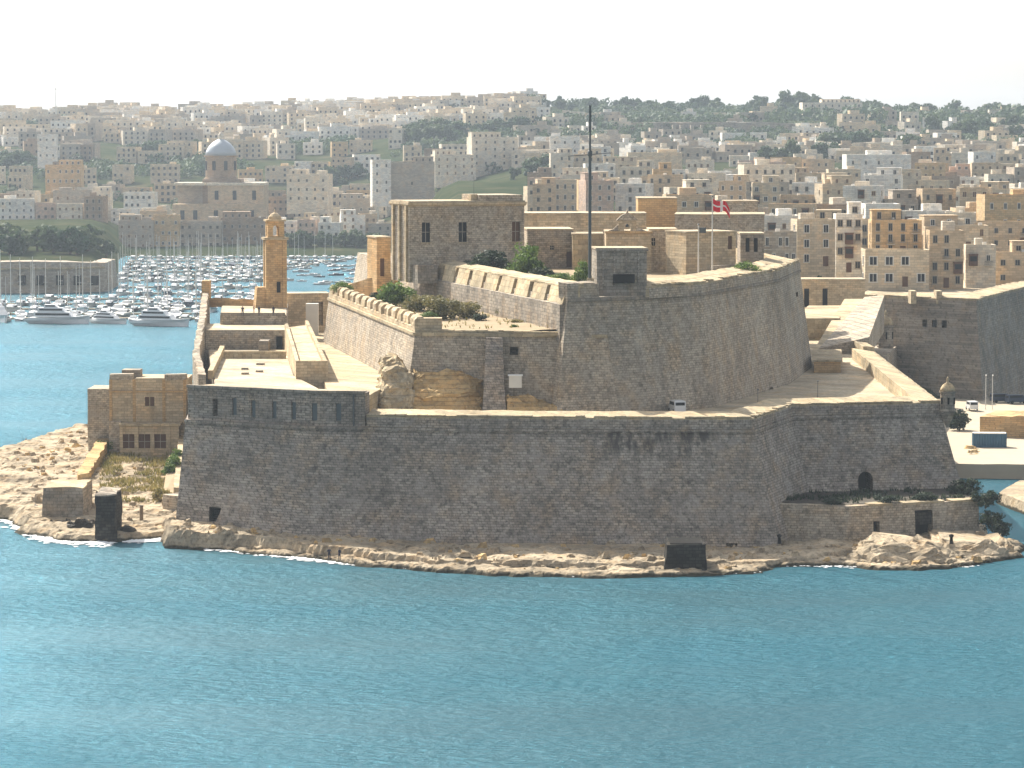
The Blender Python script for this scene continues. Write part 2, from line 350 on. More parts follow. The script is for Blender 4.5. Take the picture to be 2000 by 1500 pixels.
# ------------------------------------------------------------------ lower sea bastion
def p2(v): return (v.x, v.y)
A = p2(PZ(362, 822, 17)); B = p2(PZ(610, 835, 17)); C = p2(PZ(1470, 842, 17)); C2 = p2(PZ(1548, 815, 17)); D = p2(PZ(1838, 809, 17))
BC = lambda t: (B[0] + (C[0] - B[0]) * t, B[1] + (C[1] - B[1]) * t - math.sin(t * math.pi) * 2.0)
RF = (67.0, 642.0); RB = (66.0, 770.0); LB = (-63.0, 770.0); L3 = (-60.0, 672.0); L2 = (-55.5, 625.0)
front = [A, B, BC(.33), BC(.66), C, C2, D]
bast = front + [RF, RB, LB, L3, L2]
sea_bastion = thing('sea_bastion', 'long grey curving lower sea wall of the fort with arched postern', 'bastion', (0, 520, 0))
mb = MB(); ob = offset(bast, 5.2); ob[0] = (A[0] - 1.6, A[1] - 3.6); ob[-1] = (L2[0] - 1.5, L2[1]); ob[-2] = (L3[0] - 1.5, L3[1]); mass(mb, [(ob, -1.5), (bast, 17.0)], 2.5, .08, 2.0)
body = mb.build('scarp_wall', M['sea_wall'], sea_bastion)
# arched postern gate in the right face: a carved recess
def archcut(cx, cy, rz, w, h, z, depth):
    pts = [(-w/2, 0), (w/2, 0)] + [(math.cos(t) * w / 2, h - w / 2 + math.sin(t) * w / 2) for t in [i * math.pi / 8 for i in range(9)]]
    ca, sa = math.cos(rz), math.sin(rz); rg = []
    for y in (-depth, depth): rg.append([(cx + x * ca - y * sa, cy + x * sa + y * ca, z + zz) for x, zz in pts])
    m = MB(); m.loft(rg); return m
pg = PY(1684, 958, 521)
cut(body, archcut(pg.x, 519, R(3), 2.3, 3.2, pg.z, 6))
for px, py, w, h, Y in ((425, 1003, .9, 1.4, 509), (1010, 880, .5, .5, 489), (1432, 1080, .8, 1.0, 486)):
    q = PY(px, py, Y); m = MB(); m.box(q.x - w, q.x + w, Y - 5, Y + 5, q.z - h / 2, q.z + h); cut(body, m)
mb = MB(); rg = offset(front, .35, False)
pathwall(mb, rg, .9, 16.75, 17.25, 17.3, 2, .05); mb.build('cordon', M['sea_wall'], sea_bastion)
E_ = BC(.125)
par = [E_, BC(.33), BC(.66), C, C2, D, RF]
mb = MB(); pathwall(mb, par, 4.2, 17.1, 18.8, 19.5, 1.6, .12); mb.build('parapet', M['pale'], sea_bastion)
mb = MB(); pathwall(mb, offset(par, .06, False), .5, 17.3, 18.6, 18.65, 1.6, .05); mb.build('parapet_facing', M['sea_wall'], sea_bastion)
mb = MB(); mass(mb, [(offset(bast, -3), 16.8), (offset(bast, -3), 17.45)], 6, .05); mb.build('deck_paving', M['roof'], sea_bastion)
pw = MB(); pw.obox((PY(1684, 958, 520).x, 524.6), R(3), 2.1, .12, pg.z, pg.z + 3.0); pw.build('postern_door', M['dark'], sea_bastion)
# parapet along the right flank continues to the back
mb = MB(); pathwall(mb, [RF, RB], 2.2, 17.1, 19.6, 19.8, 2.5, .12); mb.build('flank_parapet', M['pale'], sea_bastion)

def copings(path, z, parent, mt, seed, Lr=(1.1, 1.9), w=.95, inset=.35):
    """single worn coping stones laid along a parapet edge"""
    rnd = random.Random(seed); base = []
    for k in range(4):
        m = MB(); rg = []
        for u in np.linspace(-.5, .5, 4): rg.append([Vector((u, v, zz)) + noise.noise_vector(Vector((u * 3 + k * 7, v * 3, zz * 5))) * .07 for v, zz in ((-.5, 0), (-.5, .8), (-.3, 1), (.5, 1), (.5, 0))])
        m.loft(rg); o = m.build('coping_stone', M[mt]); base.append(o.data); bpy.data.objects.remove(o)
    iv = wm(parent).inverted()
    for a, b in zip(path, path[1:]):
        a_, b_ = Vector(a[:2]), Vector(b[:2]); d = (b_ - a_); ln_ = d.length; d.normalize(); n = Vector((-d.y, d.x)); s_ = 0.0
        while s_ < ln_ - .6:
            L_ = rnd.uniform(*Lr); c = a_ + d * (s_ + L_ / 2) + n * (w / 2 + inset - rnd.uniform(0, .15)); s_ += L_ + .04
            if rnd.random() < .1: continue
            o = put('coping_stone', base[rnd.randrange(4)], parent)
            o.matrix_basis = iv @ Matrix.Translation((c.x, c.y, z + rnd.uniform(-.06, .05))) @ Matrix.Rotation(math.atan2(d.y, d.x) + rnd.uniform(-.03, .03), 4, 'Z') @ Matrix.Diagonal((L_, w, rnd.uniform(.24, .34), 1))
copings([E_, BC(.33), BC(.66), C, C2, D], 18.84, sea_bastion, 'pale', 1, inset=.05)
# sentry box on the corner of the sea bastion, another on the far bastion
def sentry(label, c, s, z0):
    t = thing('sentry_box', label, 'sentry box', (c[0], c[1], z0), 0, 'round stone sentry boxes')
    m = MB(); m.lathe((c[0], c[1], z0), [(.15, -2.6 * s), (.6 * s, -1.6 * s), (1.1 * s, -.3 * s), (1.25 * s, 0), (1.1 * s, .12), (1.1 * s, 2.6 * s), (1.3 * s, 2.75 * s), (1.3 * s, 2.95 * s)], 14); m.build('turret', M['grey'], t)
    m = MB(); m.lathe((c[0], c[1], z0 + 2.95 * s), [(1.2 * s, 0), (1.05 * s, .5 * s), (.7 * s, 1.0 * s), (.22 * s, 1.3 * s), (.16 * s, 1.5 * s), (.26 * s, 1.75 * s), (.02, 2.2 * s)], 14); d = m.build('dome', M['pale'], t, True)
    for k in range(3):
        a = -math.pi / 2 + (k - 1) * 1.0; m = MB(); m.obox((c[0] + 1.1 * s * math.cos(a), c[1] + 1.1 * s * math.sin(a)), a + math.pi / 2, .28, .2, z0 + 1.0 * s, z0 + 2.0 * s); m.build('slit', M['dark'], t)
sentry('small domed stone sentry box on the outer corner of the lower sea wall', (D[0] + .9, D[1] - .5), 1.0, 17.6)

# ------------------------------------------------------------------ casemate range at the left end
cas = thing('casemate_range', 'flat roofed grey casemate building with narrow windows above the left sea wall', 'casemate', (-40, 525, 17))
cp = [A, B, BC(.125), (BC(.125)[0] + .5, BC(.125)[1] + 5), (B[0] + 2, B[1] + 6), (A[0] + 3.5, A[1] + 5)]
cp = offset(cp, -.25)
mb = MB(); mass(mb, [(cp, 17.2), (cp, 22.0)], 2.5, .06, 2.0); cw = mb.build('wall', M['sea_wall'], cas)
mb = MB(); pathwall(mb, offset(cp[:3], .25, False), .7, 21.9, 22.35, 22.35, 2, .03); mb.build('cornice', M['grey'], cas)
mb = MB(); mass(mb, [(offset(cp, -.3), 21.9), (offset(cp, -.3), 22.12)], 3, .03); mb.build('roof_slab', M['roof'], cas)
def along(path, px):
    """point of a plan path that stands on the sight column px"""
    for a, b in zip(path, path[1:]):
        f = lambda p: p[0] / p[1] * FPX + 1000
        if f(a) <= px <= f(b):
            lo, hi = 0., 1.
            for _ in range(30):
                t = (lo + hi) / 2; p = (a[0] + (b[0] - a[0]) * t, a[1] + (b[1] - a[1]) * t)
                if f(p) < px: lo = t
                else: hi = t
            return p, math.atan2(b[1] - a[1], b[0] - a[0])
    return p_end(path, px)
def p_end(path, px):
    a, b = (path[0], path[1]) if px < path[0][0] / path[0][1] * FPX + 1000 else (path[-2], path[-1])
    return (a if a is path[0] else b), math.atan2(b[1] - a[1], b[0] - a[0])
for px, w, zz, dk in ((418, .9, 17.9, 1), (456, .8, 18.2, 0), (493, .8, 18.0, 0), (534, .8, 18.0, 0), (572, .8, 18.0, 0), (613, .8, 18.0, 0), (660, .8, 18.0, 0)):
    (x, y), a = along(cp[:3], px)
    m = MB(); m.obox((x, y), a, w, .8 if not dk else 2.4, zz, zz + 2.5); cut(cw, m)
    m = MB(); m.obox((x - math.sin(a) * (.36 if not dk else 1.1), y + math.cos(a) * (.36 if not dk else 1.1)), a, w, .06, zz, zz + 2.5); m.build('window' if not dk else 'doorway', M['dark'] if dk else M['shutter'], cas)
(x, y), a = along(cp[:3], 690)
m = MB(); m.cyl((x + .0, y - .25, 17.3), (x, y - .25, 21.9), .12); m.build('drainpipe', M['steel'], cas)

def block(name, label, cat, px0, px1, Y, zb, zt, depth, rz=0, mat='warm', jit=.06, rim=.0, group=None, taper=0.0, roofmat=None):
    """a flat-roofed stone block whose front stands at distance Y between two sight columns"""
    x0, x1 = XY(px0, Y), XY(px1, Y); ca, sa = math.cos(rz), math.sin(rz); w = x1 - x0
    t = thing(name, label, cat, (x0, Y, zb), rz, group)
    loc = lambda u, v: (x0 + u * ca - v * sa, Y + u * sa + v * ca)
    pl = [loc(0, 0), loc(w, 0), loc(w, depth), loc(0, depth)]
    mb = MB(); mass(mb, [(offset(pl, taper), zb), (pl, zt)], 2.0, jit, 2.0, cap=False); rg = [Vector((*p, zt)) for p in pl]
    if rim:
        inn = offset(pl, -.4)
        mb2 = MB(); mb2.loft([[(*p, zt - .05) for p in pl], [(*p, zt + rim) for p in pl], [(*p, zt + rim) for p in inn], [(*p, zt - .02) for p in inn]], True, False)
        mb2.build('parapet', M[mat], t)
    w_ = mb.build('wall', M[mat], t)
    r_ = MB(); r_.loft([[(*p, zt - .25) for p in offset(pl, .12)], [(*p, zt) for p in offset(pl, .12)]]); r_.build('roof_slab', M[roofmat or 'roof'], t)
    t['_w'] = w; return t, w_, loc
def opening(t, wall, loc, u, v0, w, h, z, mat='dark', name='window', depth=.5, arch=False, parent=None):
    rz = t.rotation_euler.z; c = loc(u, v0)
    if arch: cut(wall, archcut(c[0], c[1], rz, w, h, z, depth))
    else: m = MB(); m.obox(c, rz, w, depth * 2, z, z + h); cut(wall, m)
    c2 = loc(u, v0 + depth - .05); m = MB(); m.obox(c2, rz, w * 1.02, .06, z, z + h); o = m.build(name, M[mat], t)
    if name == 'window':
        c3 = loc(u, v0 + depth - .16); f = MB(); f.obox(c3, rz, .09, .08, z, z + h); f.obox(loc(u, v0 + depth - .13), rz, w, .06, z + h * .5, z + h * .5 + .09); f.build('frame', M['frame'], o)
        s = MB(); s.obox(loc(u, v0 - .1), rz, w + .3, .35, z - .16, z - .01); s.build('sill', M['pale'], t)
    return o

# stepped terraces behind the casemates, up to the bell tower
def terrace(name, label, plan, zb, zt, mat='warm', cat='terrace', top='roof', jit=.06):
    c = plan[0]; t = thing(name, label, cat, (c[0], c[1], zb))
    mb = MB(); mass(mb, [(plan, zb), (plan, zt)], 2.2, jit, 2.0); mb.build('wall', M[mat], t)
    r_ = MB(); mass(r_, [(offset(plan, -.15), zt - .1), (offset(plan, -.15), zt + .09)], 5, .02); r_.build('roof_slab', M[top], t)
    return t
X = XY
t1 = terrace('roof_terrace', 'sunlit pale flat roof terrace right behind the casemate range', [(A[0] + 4, A[1] + 5.5), (B[0] + 1.5, B[1] + 6.5), (X(572,540),540), (X(556,600),603), (X(402,600),603)], 17, 21.6, 'wall')
m = MB(); pathwall(m, [(X(418,536),533), (X(434,590),594)], .8, 21.5, 22.9, 22.9, 2, .06); m.build('side_parapet', M['pale'], t1)
m = MB(); pathwall(m, [(X(434,577),579), (X(556,577),579)], .7, 21.5, 22.9, 22.9, 2, .04); m.build('cross_wall', M['pale'], t1)
for px0, px1, Y in ((470, 483, 552), (498, 512, 546), (470, 484, 541), (499, 515, 563)):
    m = MB(); m.box(X(px0,Y), X(px1,Y), Y, Y + 1.2, 21.6, 21.98); m.build('roof_hatch', M['grey'], t1)
t2 = terrace('upper_terrace', 'middle stepped terrace block with shaded front below the crowd on the roof', [(X(398,602),604), (X(556,602),604), (X(556,624),624), (X(398,624),624)], 17, 24.9, 'wall')
m = MB(); m.box(X(538,602), X(550,602), 603.2, 604.2, 21.7, 23.9); m.build('doorway', M['dark'], t2)
m = MB(); m.box(X(505,598), X(524,598), 597, 602, 21.7, 23.5); m.build('lean_to', M['grey'], t2)
t3 = terrace('viewing_roof', 'brightly sunlit roof where visitors stand, in front of the orange bell tower', [(X(430,622),621), (X(560,622),621), (X(560,660),664), (X(430,660),664)], 17, 26.6, 'wall')
m = MB(); pathwall(m, [(X(430,621),620.9), (X(556,621),620.9)], .5, 26.5, 27.1, 27.1, 2, .04); m.build('front_parapet', M['grey'], t3)
t4 = thing('flank_wall', 'rough brown end wall along the left edge of the stepped terraces', 'wall', (X(400,600), 600, 17))
m = MB(); pathwall(m, [(L3[0]+1.5, 672), (X(405,640),640), (X(398,605),606), (X(388,575),575), (X(400,532),532)], -1.1, 14, [29.3, 28.6, 26.2, 22.9, 22.4], [29.3, 28.6, 26.2, 22.9, 22.4], 1.2, .3); m.build('wall', M['wall'], t4)
m = MB(); m.box(X(396,660), X(411,660), 657, 661, 27, 31.2); m.build('broken_stub', M['orange'], t4)
m = MB(); pathwall(m, [(X(398,655),656), (X(520,650),652)], 1.0, 26.4, 28.0, 27.5, 1.5, .3); m.build('ruined_wall', M['orange'], t4)

def belltower():
    Y = 648.0; cx = X(537, Y); t = thing('bell_tower', 'slim orange limestone bell tower rising behind the terraces', 'tower', (cx, Y, 26), R(12))
    a = R(12); z0, z1, z2 = 22.0, ZY(468, Y), ZY(432, Y)
    m = MB(); m.obox((cx, Y), a, 3.6, 3.6, z0, z1); sh = m.build('shaft', M['orange'], t)
    for s in (-1, 1):
        for q in (-1, 1):
            m = MB(); c = Vector((cx, Y)) + Matrix.Rotation(a, 2) @ Vector((s * 1.55, q * 1.55)); m.obox(c, a, .8, .8, z0, z1 + .1); m.build('pilaster', M['orange'], t)
    m = MB(); m.obox((cx, Y), a, 4.5, 4.5, z1, z1 + .45); m.build('cornice', M['pale'], t)
    m = MB(); m.obox((cx, Y), a, 3.1, 3.1, z1 + .45, z2); bf = m.build('belfry', M['orange'], t)
    for k in (0, 1):
        cut(bf, archcut(cx, Y, a + k * math.pi / 2, 1.1, 2.0, z1 + .7, 3))
    m = MB(); m.obox((cx, Y), a, 3.7, 3.7, z2, z2 + .35); m.build('belfry_cornice', M['pale'], t)
    m = MB(); m.lathe((cx, Y, z2 + .35), [(1.3, 0), (1.2, .5), (.7, 1.0), (.12, 1.3), (.1, 2.0)], 10); m.build('cupola', M['warm'], t)
    m = MB(); c = Vector((cx, Y)) + Matrix.Rotation(a, 2) @ Vector((.4, -1.8)); m.obox(c, a, .7, .14, z0 + 7.5, z0 + 9.5); m.build('slit_window', M['dark'], t)
    m = MB(); m.obox((cx - 1.6, Y), a, 5.5, 4.6, 22, 30.5, 0, .8); m.build('plinth', M['orange'], t)
belltower()

def ramp():
    t = thing('stone_ramp', 'long sloping stone ramp with pale side walls beside the crenellated rampart', 'ramp', (-31, 545, 20))
    n0, n1 = PZ(578, 716, 23.6), PZ(640, 716, 23.6); f0, f1 = PZ(556, 640, 25.6), PZ(602, 634, 25.6)
    m = MB(); m.add([(n0.x, n0.y, 17), (n1.x, n1.y, 17), (f1.x, f1.y, 17), (f0.x, f0.y, 17), n0, n1, f1, f0], [(0,3,2,1),(4,5,6,7),(0,1,5,4),(1,2,6,5),(2,3,7,6),(3,0,4,7)]); m.build('slope', M['warm'], t)
    for a, b, s in ((f0, n0, 1), (n1, f1, 1)):
        m = MB(); pathwall(m, [(a.x, a.y), (b.x, b.y)], .55, 20, [a.z + .7, b.z + .7], [a.z + .75, b.z + .75], 2, .05); m.build('side_wall', M['pale'], t)
    m = MB(); pathwall(m, [(n0.x, n0.y - .1), (n1.x, n1.y - .1)], .5, 20, 24.5, 24.5, 2, .04); m.build('end_wall', M['warm'], t)
    m = MB(); mass(m, [([(B[0] + 2, B[1] + 6.2), (BC(.125)[0] + .2, BC(.125)[1] + 5.2), (-17, 540), (-14.5, 560), (-33, 668), (-38, 668), p2(PZ(600, 640, 21.4))], 17), ([(B[0] + 2, B[1] + 6.2), (BC(.125)[0] + .2, BC(.125)[1] + 5.2), (-17, 540), (-14.5, 560), (-33, 668), (-38, 668), p2(PZ(600, 640, 21.4))], 21.4)], 3, .05); m.build('walkway', M['pale'], t)
ramp()
t, w_, loc = block('gate_wall', 'square sunlit gateway block at the top of the ramp', 'gatehouse', 560, 642, 662, 20, ZY(573, 662), 6, R(8), 'warm')
opening(t, w_, loc, 5.6, 0, 2.6, 4.4, 22.6, 'pale', 'doorway', 2.5)
m = MB(); m.box(X(598, 652), X(622, 652), 650, 652, 20, ZY(592, 652)); m.build('white_pier', M['offwhite'], t)

# ------------------------------------------------------------------ garden bastion with crenellated rampart
LC = (X(810, 520), 520.0); MF = (X(642, 628), 628.0); K1 = (X(1108, 513), 513.0)
gp = [LC, (X(960, 516), 517.0), (K1[0] + 6, 514.0), (12, 640), (MF[0], 642), MF]
gb = thing('garden_bastion', 'crenellated middle bastion with sunlit left rampart and planted terrace', 'bastion', (LC[0], 530, 17))
mb = MB(); mass(mb, [(offset(gp, 1.9), 15.5), (gp, 29.3)], 2.2, .09, 2.0); gw = mb.build('scarp_wall', M['wall'], gb)
q = PY(1004, 694, 514); m = MB(); m.box(q.x - .65, q.x + .65, 505, 520, q.z - .1, q.z + 1.1); cut(gw, m)
m = MB(); pathwall(m, offset([MF, LC, gp[1], gp[2]], .3, False), .8, 29.05, 29.5, 29.55, 2, .05); m.build('cordon', M['pale'], gb)
m = MB(); pathwall(m, [LC, gp[1], (K1[0] - .6, 514.2)], 1.9, 29.3, 29.75, 29.95, 1.5, .12); m.build('low_parapet', M['pale'], gb)
m = MB(); pathwall(m, [MF, LC], 1.6, 29.3, 30.3, 30.4, 1.5, .1); m.build('breast_wall', M['warm'], gb)
dv = Vector(LC) - Vector(MF); ln = dv.length; dv.normalize(); nv = Vector((dv.y, -dv.x)); ang = math.atan2(dv.y, dv.x)
for k in range(15):
    c = Vector(MF) + dv * (3 + k * (ln - 6) / 14) - nv * .85
    L_ = 4.6 if k < 14 else 5.0; m = MB()
    rg = []
    for u in np.linspace(-L_ / 2, L_ / 2, 5):
        pr = [(-.8, 30.2), (-.75, 31.4), (-.35, 31.9), (.35, 31.95), (.8, 31.6), (.85, 30.2)]
        rg.append([Vector((c.x + dv.x * u - nv.x * s, c.y + dv.y * u - nv.y * s, z)) for s, z in pr])
    rg = [[p + noise.noise_vector(p * .8) * .22 for p in r_] for r_ in rg]
    m.loft(rg); m.build('merlon', M['warm' if k % 3 else 'pale'], gb)
m = MB(); m.box(LC[0] + .4, LC[0] + 4.0, LC[1] + .2, LC[1] + 3.4, 29.4, 31.6); m.build('end_merlon', M['warm'], gb)
copings([LC, gp[1], (K1[0] - .6, 514.2)], 29.68, gb, 'pale', 4, inset=.1)
# buttress on the front and the small pale cupboard at its side
m = MB(); bx = X(965, 512); rg = []
for z, w, yy in ((16.5, 1.9, 510.6), (22, 1.5, 512.2), (27, 1.3, 514.2), (29.0, 1.2, 515.6)): rg.append([(bx - w, yy, z), (bx + w, yy, z), (bx + w, 520, z), (bx - w, 520, z)])
m.loft(rg); m.build('buttress', M['sea_wall'], gb)
u_ = thing('utility_cabinet', 'small pale blue utility cabinet at the foot of the middle bastion', 'cabinet', (X(1006, 512), 511.3, 20))
m = MB(); m.box(X(994, 512), X(1019, 512), 511, 512.6, ZY(757, 511.5), ZY(734, 511.5)); m.build('body', M['offwhite'], u_); m = MB(); m.box(X(992, 512), X(1021, 512), 510.9, 512.7, ZY(734, 511.5), ZY(734, 511.5) + .15); m.build('lid', M['white'], u_)

# natural rock the bastions are built on
def crag2(name, label, pts, mat, seed, rough=1.0):
    """craggy rock: stacked irregular outlines, pts = [(z, px0, px1, Yfront, depth)]"""
    rings = []; n = 56; dense = []
    for a, b in zip(pts, pts[1:]):
        for k in range(7): t = k / 7; dense.append([a[i] + (b[i] - a[i]) * t for i in range(5)])
    dense.append(pts[-1])
    for z, p0, p1, Yf, dp in dense:
        x0, x1 = X(p0, Yf), X(p1, Yf); cx, cy, rx, ry = (x0 + x1) / 2, Yf + dp / 2, (x1 - x0) / 2, dp / 2; r = []
        for i in range(n):
            a = 2 * math.pi * i / n; ex = math.copysign(abs(math.cos(a)) ** .6, math.cos(a)); ey = math.copysign(abs(math.sin(a)) ** .6, math.sin(a))
            p = Vector((cx + rx * ex, cy + ry * ey, z)); o_ = Vector((seed, seed * .3, 0)); q = Vector((p.x, p.y, p.z * 2.2))
            p += (noise.noise_vector(q * .3 + o_) * .9 + noise.noise_vector(q * .9 + o_) * .5 + noise.noise_vector(q * 2.3) * .26) * rough; r.append(p)
        rings.append(r)
    m = MB(); m.loft(rings); return tag(m.build(name, M[mat], origin=(X(pts[0][1], pts[0][3]), pts[0][3], pts[0][0])), label, 'rock')
crag2('rock_outcrop', 'pale jagged rock knob under the corner of the crenellated rampart', [(16.5, 728, 812, 510, 16), (19.5, 730, 812, 511, 15), (22.5, 738, 806, 513, 14), (24.6, 742, 780, 516, 9), (25.6, 748, 772, 517, 6)], 'pale', 3)
crag2('bedded_rock', 'yellow brown bedded rock under the front of the middle bastion', [(16.5, 780, 950, 511, 12), (19, 782, 948, 512.0, 12), (21, 790, 945, 513.2, 10), (22.6, 800, 944, 515.2, 8), (23.6, 815, 940, 516.5, 6)], 'ochre', 11)
crag2('rock_slope', 'low brown rock slope tapering right along the foot of the tall bastion', [(16.8, 982, 1172, 509, 8), (18.2, 984, 1120, 510, 7), (19.6, 986, 1060, 511.0, 6), (20.2, 990, 1035, 512, 4)], 'ochre', 29)

# ------------------------------------------------------------------ tall upper bastion
K2 = (X(1368, 531), 531.0); K3 = (X(1518, 580), 580.0); K4 = (X(1562, 620), 620.0); KB = (44.0, 700.0); KL = (-31.0, 700.0); KF = (X(815, 616), 616.0)
cp_ = [K1, (X(1240, 517), 518.5), K2, K3, K4, KB, KL, KF]
cav = thing('upper_bastion', 'tall plain grey upper bastion wall with broad sunlit top', 'bastion', (25, 530, 17))
mb = MB(); mass(mb, [(offset(cp_, 2.6), 15.5), (cp_, 35.0)], 2.5, .08, 2.2); cwall = mb.build('scarp_wall', M['wall'], cav)
q = PY(1498, 757, 574); m = MB(); m.box(q.x - .45, q.x + .45, 565, 580, q.z - .6, q.z + .6); cut(cwall, m)
for px, py in ((1452, 560), (1556, 575)):
    q = PY(px, py, 556 if px < 1500 else 610); m = MB(); m.box(q.x - .3, q.x + .3, q.y - 12, q.y + 12, q.z - .4, q.z + .4)
    cut(cwall, m)
upar = [(X(1268, 519), 519.8), K2, K3, K4, KB]
m = MB(); pathwall(m, upar, 5.0, 34.8, 36.4, 37.25, 2, .14); m.build('parapet', M['pale'], cav)
m = MB(); pathwall(m, offset(upar, .1, False), .8, 34.6, 36.15, 36.2, 2, .08); m.build('parapet_facing', M['wall'], cav)
m = MB(); pathwall(m, offset([K1, cp_[1], K2, K3, K4], .28, False), .6, 34.4, 34.8, 34.85, 2.2, .04); m.build('cordon', M['grey'], cav)
m = MB(); pathwall(m, [K1, (X(1170, 515), 516.0)], 2.4, 34.9, 37.0, 37.3, 1.6, .1); m.build('parapet_end', M['wall'], cav)
m = MB(); mass(m, [(offset(cp_, -4.5), 34.5), (offset(cp_, -4.5), 35.15)], 6, .05); m.build('platform', M['dirt'], cav)
copings([upar[0], K2, K3, K4], 36.44, cav, 'pale', 2, inset=.05)
copings([K1, (X(1165, 515), 515.9)], 36.9, cav, 'wall', 3, inset=.1)
# left flank: leaning pale parapet with embrasures over a plinth wall of greyer stone
flk = [KF, (K1[0] - .4, K1[1] + .6)]
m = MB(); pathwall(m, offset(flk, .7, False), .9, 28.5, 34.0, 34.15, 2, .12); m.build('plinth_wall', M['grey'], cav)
fd = Vector(flk[1]) - Vector(flk[0]); fl = fd.length; fd.normalize(); fn = Vector((fd.y, -fd.x)); N_ = 10
for k in range(N_):
    s0 = k * fl / N_ + (1.1 if k else 0); s1 = (k + 1) * fl / N_ - (1.1 if k < N_ - 1 else 0); rg = []
    for u in np.linspace(s0, s1, 6):
        b = Vector(flk[0]) + fd * u
        rg.append([Vector((b.x + fn.x * o_, b.y + fn.y * o_, z)) for o_, z in ((.35, 34.0), (-.3, 36.5), (-2.4, 36.6), (-2.4, 34.0))])
    rg = [[p + noise.noise_vector(p * .7) * .16 for p in r_] for r_ in rg]
    m = MB(); m.loft(rg); m.build('merlon', M['pale'], cav)
m = MB(); pathwall(m, offset(flk, -.35, False), 2.6, 36.5, 36.75, 37.2, 2, .12); m.build('coping', M['pale'], cav)
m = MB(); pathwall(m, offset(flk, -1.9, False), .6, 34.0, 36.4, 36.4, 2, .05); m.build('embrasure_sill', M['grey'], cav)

# lookout block on the front edge
t, w_, loc = block('lookout_block', 'square dark grey lookout block standing on the front edge of the tall bastion', 'blockhouse', 1166, 1264, 519.5, 34.6, ZY(484, 519.5), 7, R(5), 'grey', rim=0)
q = ZY(553, 519)
m = MB(); m.obox(loc(4.0, -.05), R(5), 3.2, 1.3, q, q + 1.3); m.build('loophole_recess', M['dark'], t)
for u in (.9, 2.6, 4.4, 6.2): m = MB(); m.obox(loc(u, -.08), R(5), .22, .22, 36.6, ZY(490, 519.5)); m.build('pilaster', M['sea_wall'], t)
m = MB(); m.obox(loc(3.75, -.05), R(5), 7.9, .5, ZY(484, 519.5) - .5, ZY(484, 519.5) - .2); m.build('cornice', M['sea_wall'], t)

# ------------------------------------------------------------------ the keep and the other buildings on top
a = R(16.5); kx, kY = X(800, 598), 598.0
zk = ZY(393, 598)
keep, kw, loc = block('keep', 'big square limestone keep with three tall windows on the fort top', 'keep', 800, 1034, 598, 33.5, zk, 12.5, a, 'wall', .05, rim=0)
W_ = keep['_w']
for u, mt in ((2.9, 'glass'), (9.6, 'glass'), (19.4, 'brown')): opening(keep, kw, loc, u * W_ / 20.6 * .98 + .1, 0, 1.5, 3.4, ZY(473, 600), mt)
m = MB(); pl = [loc(-.35, -.35), loc(W_ + .35, -.35), loc(W_ + .35, 12.85), loc(-.35, 12.85)]
m.loft([[(*p, zk - .9) for p in offset(pl, -.2)], [(*p, zk - .6) for p in pl], [(*p, zk - .2) for p in pl]]); m.build('cornice', M['warm'], keep)
m = MB(); m.obox(loc(W_ * .8, 6), a, W_ * .38, 11, zk - .3, zk + 1.0); m.build('roof_storey', M['wall'], keep)
m = MB(); m.obox(loc(W_ * .58, 2), a, 1.2, 1.2, zk - .1, zk + 1.1); m.build('chimney', M['pale'], keep)
m = MB(); m.cyl((*loc(W_ * .6, 3), zk), (*loc(W_ * .6, 3), zk + 4.5), .05, .03, 5); m.build('aerial', M['steel'], keep)
for k in range(3): m = MB(); m.obox(loc(-.12, 1.6 + k * 4.4), a, .5, .9, 33.6, zk - .8); m.build('side_pilaster', M['pale'], keep)
m = MB(); mass(m, [([loc(.5, -3.6), loc(4, -3.6), loc(4, -.1), loc(.5, -.1)], 33.5), ([loc(.5, -3.4), loc(4, -3.4), loc(4, -.1), loc(.5, -.1)], 36.6)], 1.5, .1); m.build('corner_plinth', M['grey'], keep)

t, w_, loc = block('side_annex', 'narrow orange annex wall against the left side of the keep', 'annex', 736, 764, 618, 29, ZY(462, 618), 7, a, 'orange')
opening(t, w_, loc, 1.0, 0, .8, 3.2, ZY(540, 618), 'brown', 'doorway', .4)
rw = thing('curved_wall', 'low curved orange retaining wall left of the keep', 'wall', (X(700, 615), 615, 29))
m = MB(); pathwall(m, [(X(662, 640), 640), (X(680, 626), 628), (X(720, 622), 622), (X(772, 618), 618)], 1.2, 28, [31.3, 31.8, 33.2, 34.3], [31.5, 32, 33.4, 34.5], 1.5, .12); m.build('wall', M['orange'], rw)

def fortb(name, label, px0, px1, Y, py, depth=10, rz=0.0, mat='wall', zb=33.8, cat='building', rim=0.0, ops=()):
    t, w_, loc = block(name, label, cat, px0, px1, Y, zb, ZY(py, Y), depth, rz, mat, .05, rim)
    for (px, py0, py1, w, nm, mt) in ops:
        u = (X(px, Y) - X(px0, Y)) / max(.5, math.cos(rz)); z0 = ZY(py1, Y); opening(t, w_, loc, u, 0, w, ZY(py0, Y) - z0, z0, mt, nm, .4)
    return t, w_, loc
fortb('long_barrack', 'long low barrack with bright roof edge behind the keep', 1024, 1262, 655, 416, 12, 0, 'warm')
fortb('garden_house', 'low stone house with small square window between keep and mast', 1030, 1120, 618, 447, 12, R(4), 'wall', ops=((1078, 480, 488, .7, 'window', 'dark'), (1112, 492, 522, 1.0, 'doorway', 'brown')))
fortb('garden_wall_house', 'short pale rubble walled house right behind the mast foot', 1118, 1178, 612, 456, 10, 0, 'pale')
t, w_, loc = fortb('chapel', 'small chapel with stone bellcote behind the lookout block', 1184, 1272, 600, 452, 12, 0, 'warm', cat='chapel')
bx = X(1225, 600); zb = ZY(452, 600)
